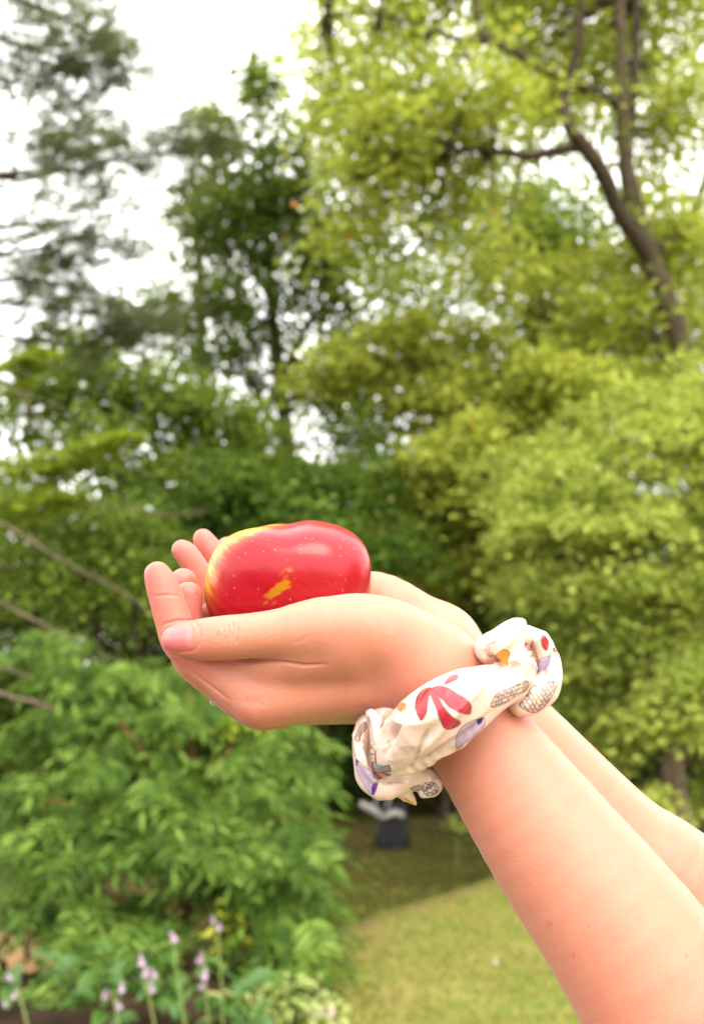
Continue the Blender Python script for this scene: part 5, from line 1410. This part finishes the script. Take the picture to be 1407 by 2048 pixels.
def bricks(poly, ang, bw, bh, seed):
    m = inside(smooth_poly(zp(poly)), fp); p = fp[m]; c, s = math.cos(ang), math.sin(ang)
    u = p[:, 0] * c + p[:, 1] * s; v = -p[:, 0] * s + p[:, 1] * c
    u = u + 1.2 * np.sin(v * .25); row = np.floor(v / bh); uu = u / bw + .5 * (row % 2); k = np.floor(uu)
    h = np.abs(np.sin(k * 12.9 + row * 78.2 + seed) * 43758.5) % 1
    pal = np.array([(.78, .50, .38), (.52, .40, .37), (.82, .60, .48), (.58, .46, .42), (.74, .54, .44)])[(h * 5).astype(int) % 5]
    fu = np.abs(uu - k - .5); fv = np.abs(v / bh - row - .5)
    ln = (fu > .5 - .75 / bw) | (fv > .5 - .75 / bh)
    pal[ln] = (.16, .09, .09); colr[fi[m]] = pal
    q = smooth_poly(zp(poly)); stroke(q + [q[0]], (.12, .07, .07), .8, False)
bricks([(1040, 735), (1080, 740), (1120, 715), (1172, 715), (1160, 760), (1120, 830), (1050, 882), (975, 850), (970, 830), (1000, 800)], 1.0, 12, 8, 1)
bricks([(820, 820), (850, 775), (910, 750), (1000, 708), (1018, 728), (1000, 762), (950, 790), (880, 835), (818, 850)], -.35, 13, 7.5, 2)
fill([(628, 1015), (655, 962), (715, 925), (775, 908), (778, 950), (740, 992), (690, 1030), (632, 1076)], (.66, .50, .68), (.25, .15, .3), .9, streak=.05)
fill([(735, 916), (778, 909), (762, 935), (742, 950)], (.06, .03, .24), None, sm=False); stroke([(655, 962), (700, 1020), (775, 950)], (.75, .4, .45), .7); stroke([(632, 1040), (700, 1000), (720, 925)], (.75, .4, .5), .6)
fill([(85, 1000), (110, 950), (135, 932), (142, 960), (112, 1000), (100, 1035), (80, 1025)], (.62, .34, .24)); stroke([(90, 1010), (130, 950)], (.15, .08, .08), 1)
fill([(85, 1135), (120, 1165), (190, 1215), (204, 1262), (180, 1325), (150, 1300), (100, 1225)], (.74, .60, .82), (.4, .25, .5), .7)
for a in ([(100, 1225), (150, 1180), (190, 1260)], [(120, 1250), (165, 1215), (180, 1300)], [(90, 1180), (150, 1240), (160, 1300)]): stroke(a, (.72, .38, .62), .6)
fill([(180, 1262), (205, 1258), (192, 1300), (178, 1328), (168, 1295)], (.20, .03, .45), None); fill([(86, 1130), (98, 1150), (86, 1172)], (.06, .03, .24), None)
fill([(165, 1100), (190, 1088), (196, 1200), (272, 1215), (205, 1242), (180, 1230)], (.72, .22, .12), sm=False); fill([(190, 1182), (264, 1166), (273, 1198), (187, 1206)], (.50, .34, .36), sm=False, lw=1.2)
fill([(190, 1163), (226, 1163), (220, 1177), (190, 1180)], (.25, .60, .75), None)
fill([(205, 822), (280, 816), (345, 830), (356, 850), (325, 876), (300, 846), (250, 836)], (.78, .27, .07), (.3, .12, .05), .7)
bricks([(448, 1272), (480, 1256), (522, 1270), (526, 1312), (482, 1330), (444, 1308)], .3, 9, 7, 4)
fill([(378, 1290), (430, 1272), (440, 1298), (400, 1302)], (.50, .36, .38), lw=.6); fill([(340, 1342), (380, 1355), (420, 1395), (398, 1398)], (.85, .50, .03), None)
fill([(240, 1052), (260, 1030), (264, 1044)], (.5, .7, .62), (.4, .4, .4), .5)
fill([(768, 640), (800, 632), (818, 646)], (.75, .35, .2), None)
dyed = np.abs(colr - base_c).max(1) > .02
colr[dyed] *= .62
N = Nodes('printed_satin')
cv = N.attr('print', 'Color')
pp_ = N.obj()
nb = N.bump(N.noise(420, 4, pp_), .25, .0008)
pr = N.principled(Base__Color=cv, Roughness=.24, Normal=nb)
pr.inputs['Specular IOR Level'].default_value = .7
pr.inputs['Specular Tint'].default_value = (1, .93, .90, 1)
pr.inputs['Sheen Weight'].default_value = .25
pr.inputs['Sheen Roughness'].default_value = .3
pr.inputs['Subsurface Weight'].default_value = .25
pr.inputs['Subsurface Radius'].default_value = (1, .6, .45)
pr.inputs['Subsurface Scale'].default_value = .003
sc_loc = v2w(V(925, 1410, .445))
scr = link('scrunchie', mesh_np('scrunchie', v2w(sv_) - sc_loc, sfc, [N.m], True, {'print': ('POINT', 'FLOAT_COLOR', np.concatenate((colr, np.ones((len(colr), 1))), 1))}))
scr.location = tuple(sc_loc)
tag(scr, 'cream satin scrunchie printed with red bows, bricks and lilac gems, worn on the near wrist', 'scrunchie')
print('scrunchie verts', len(sv_))
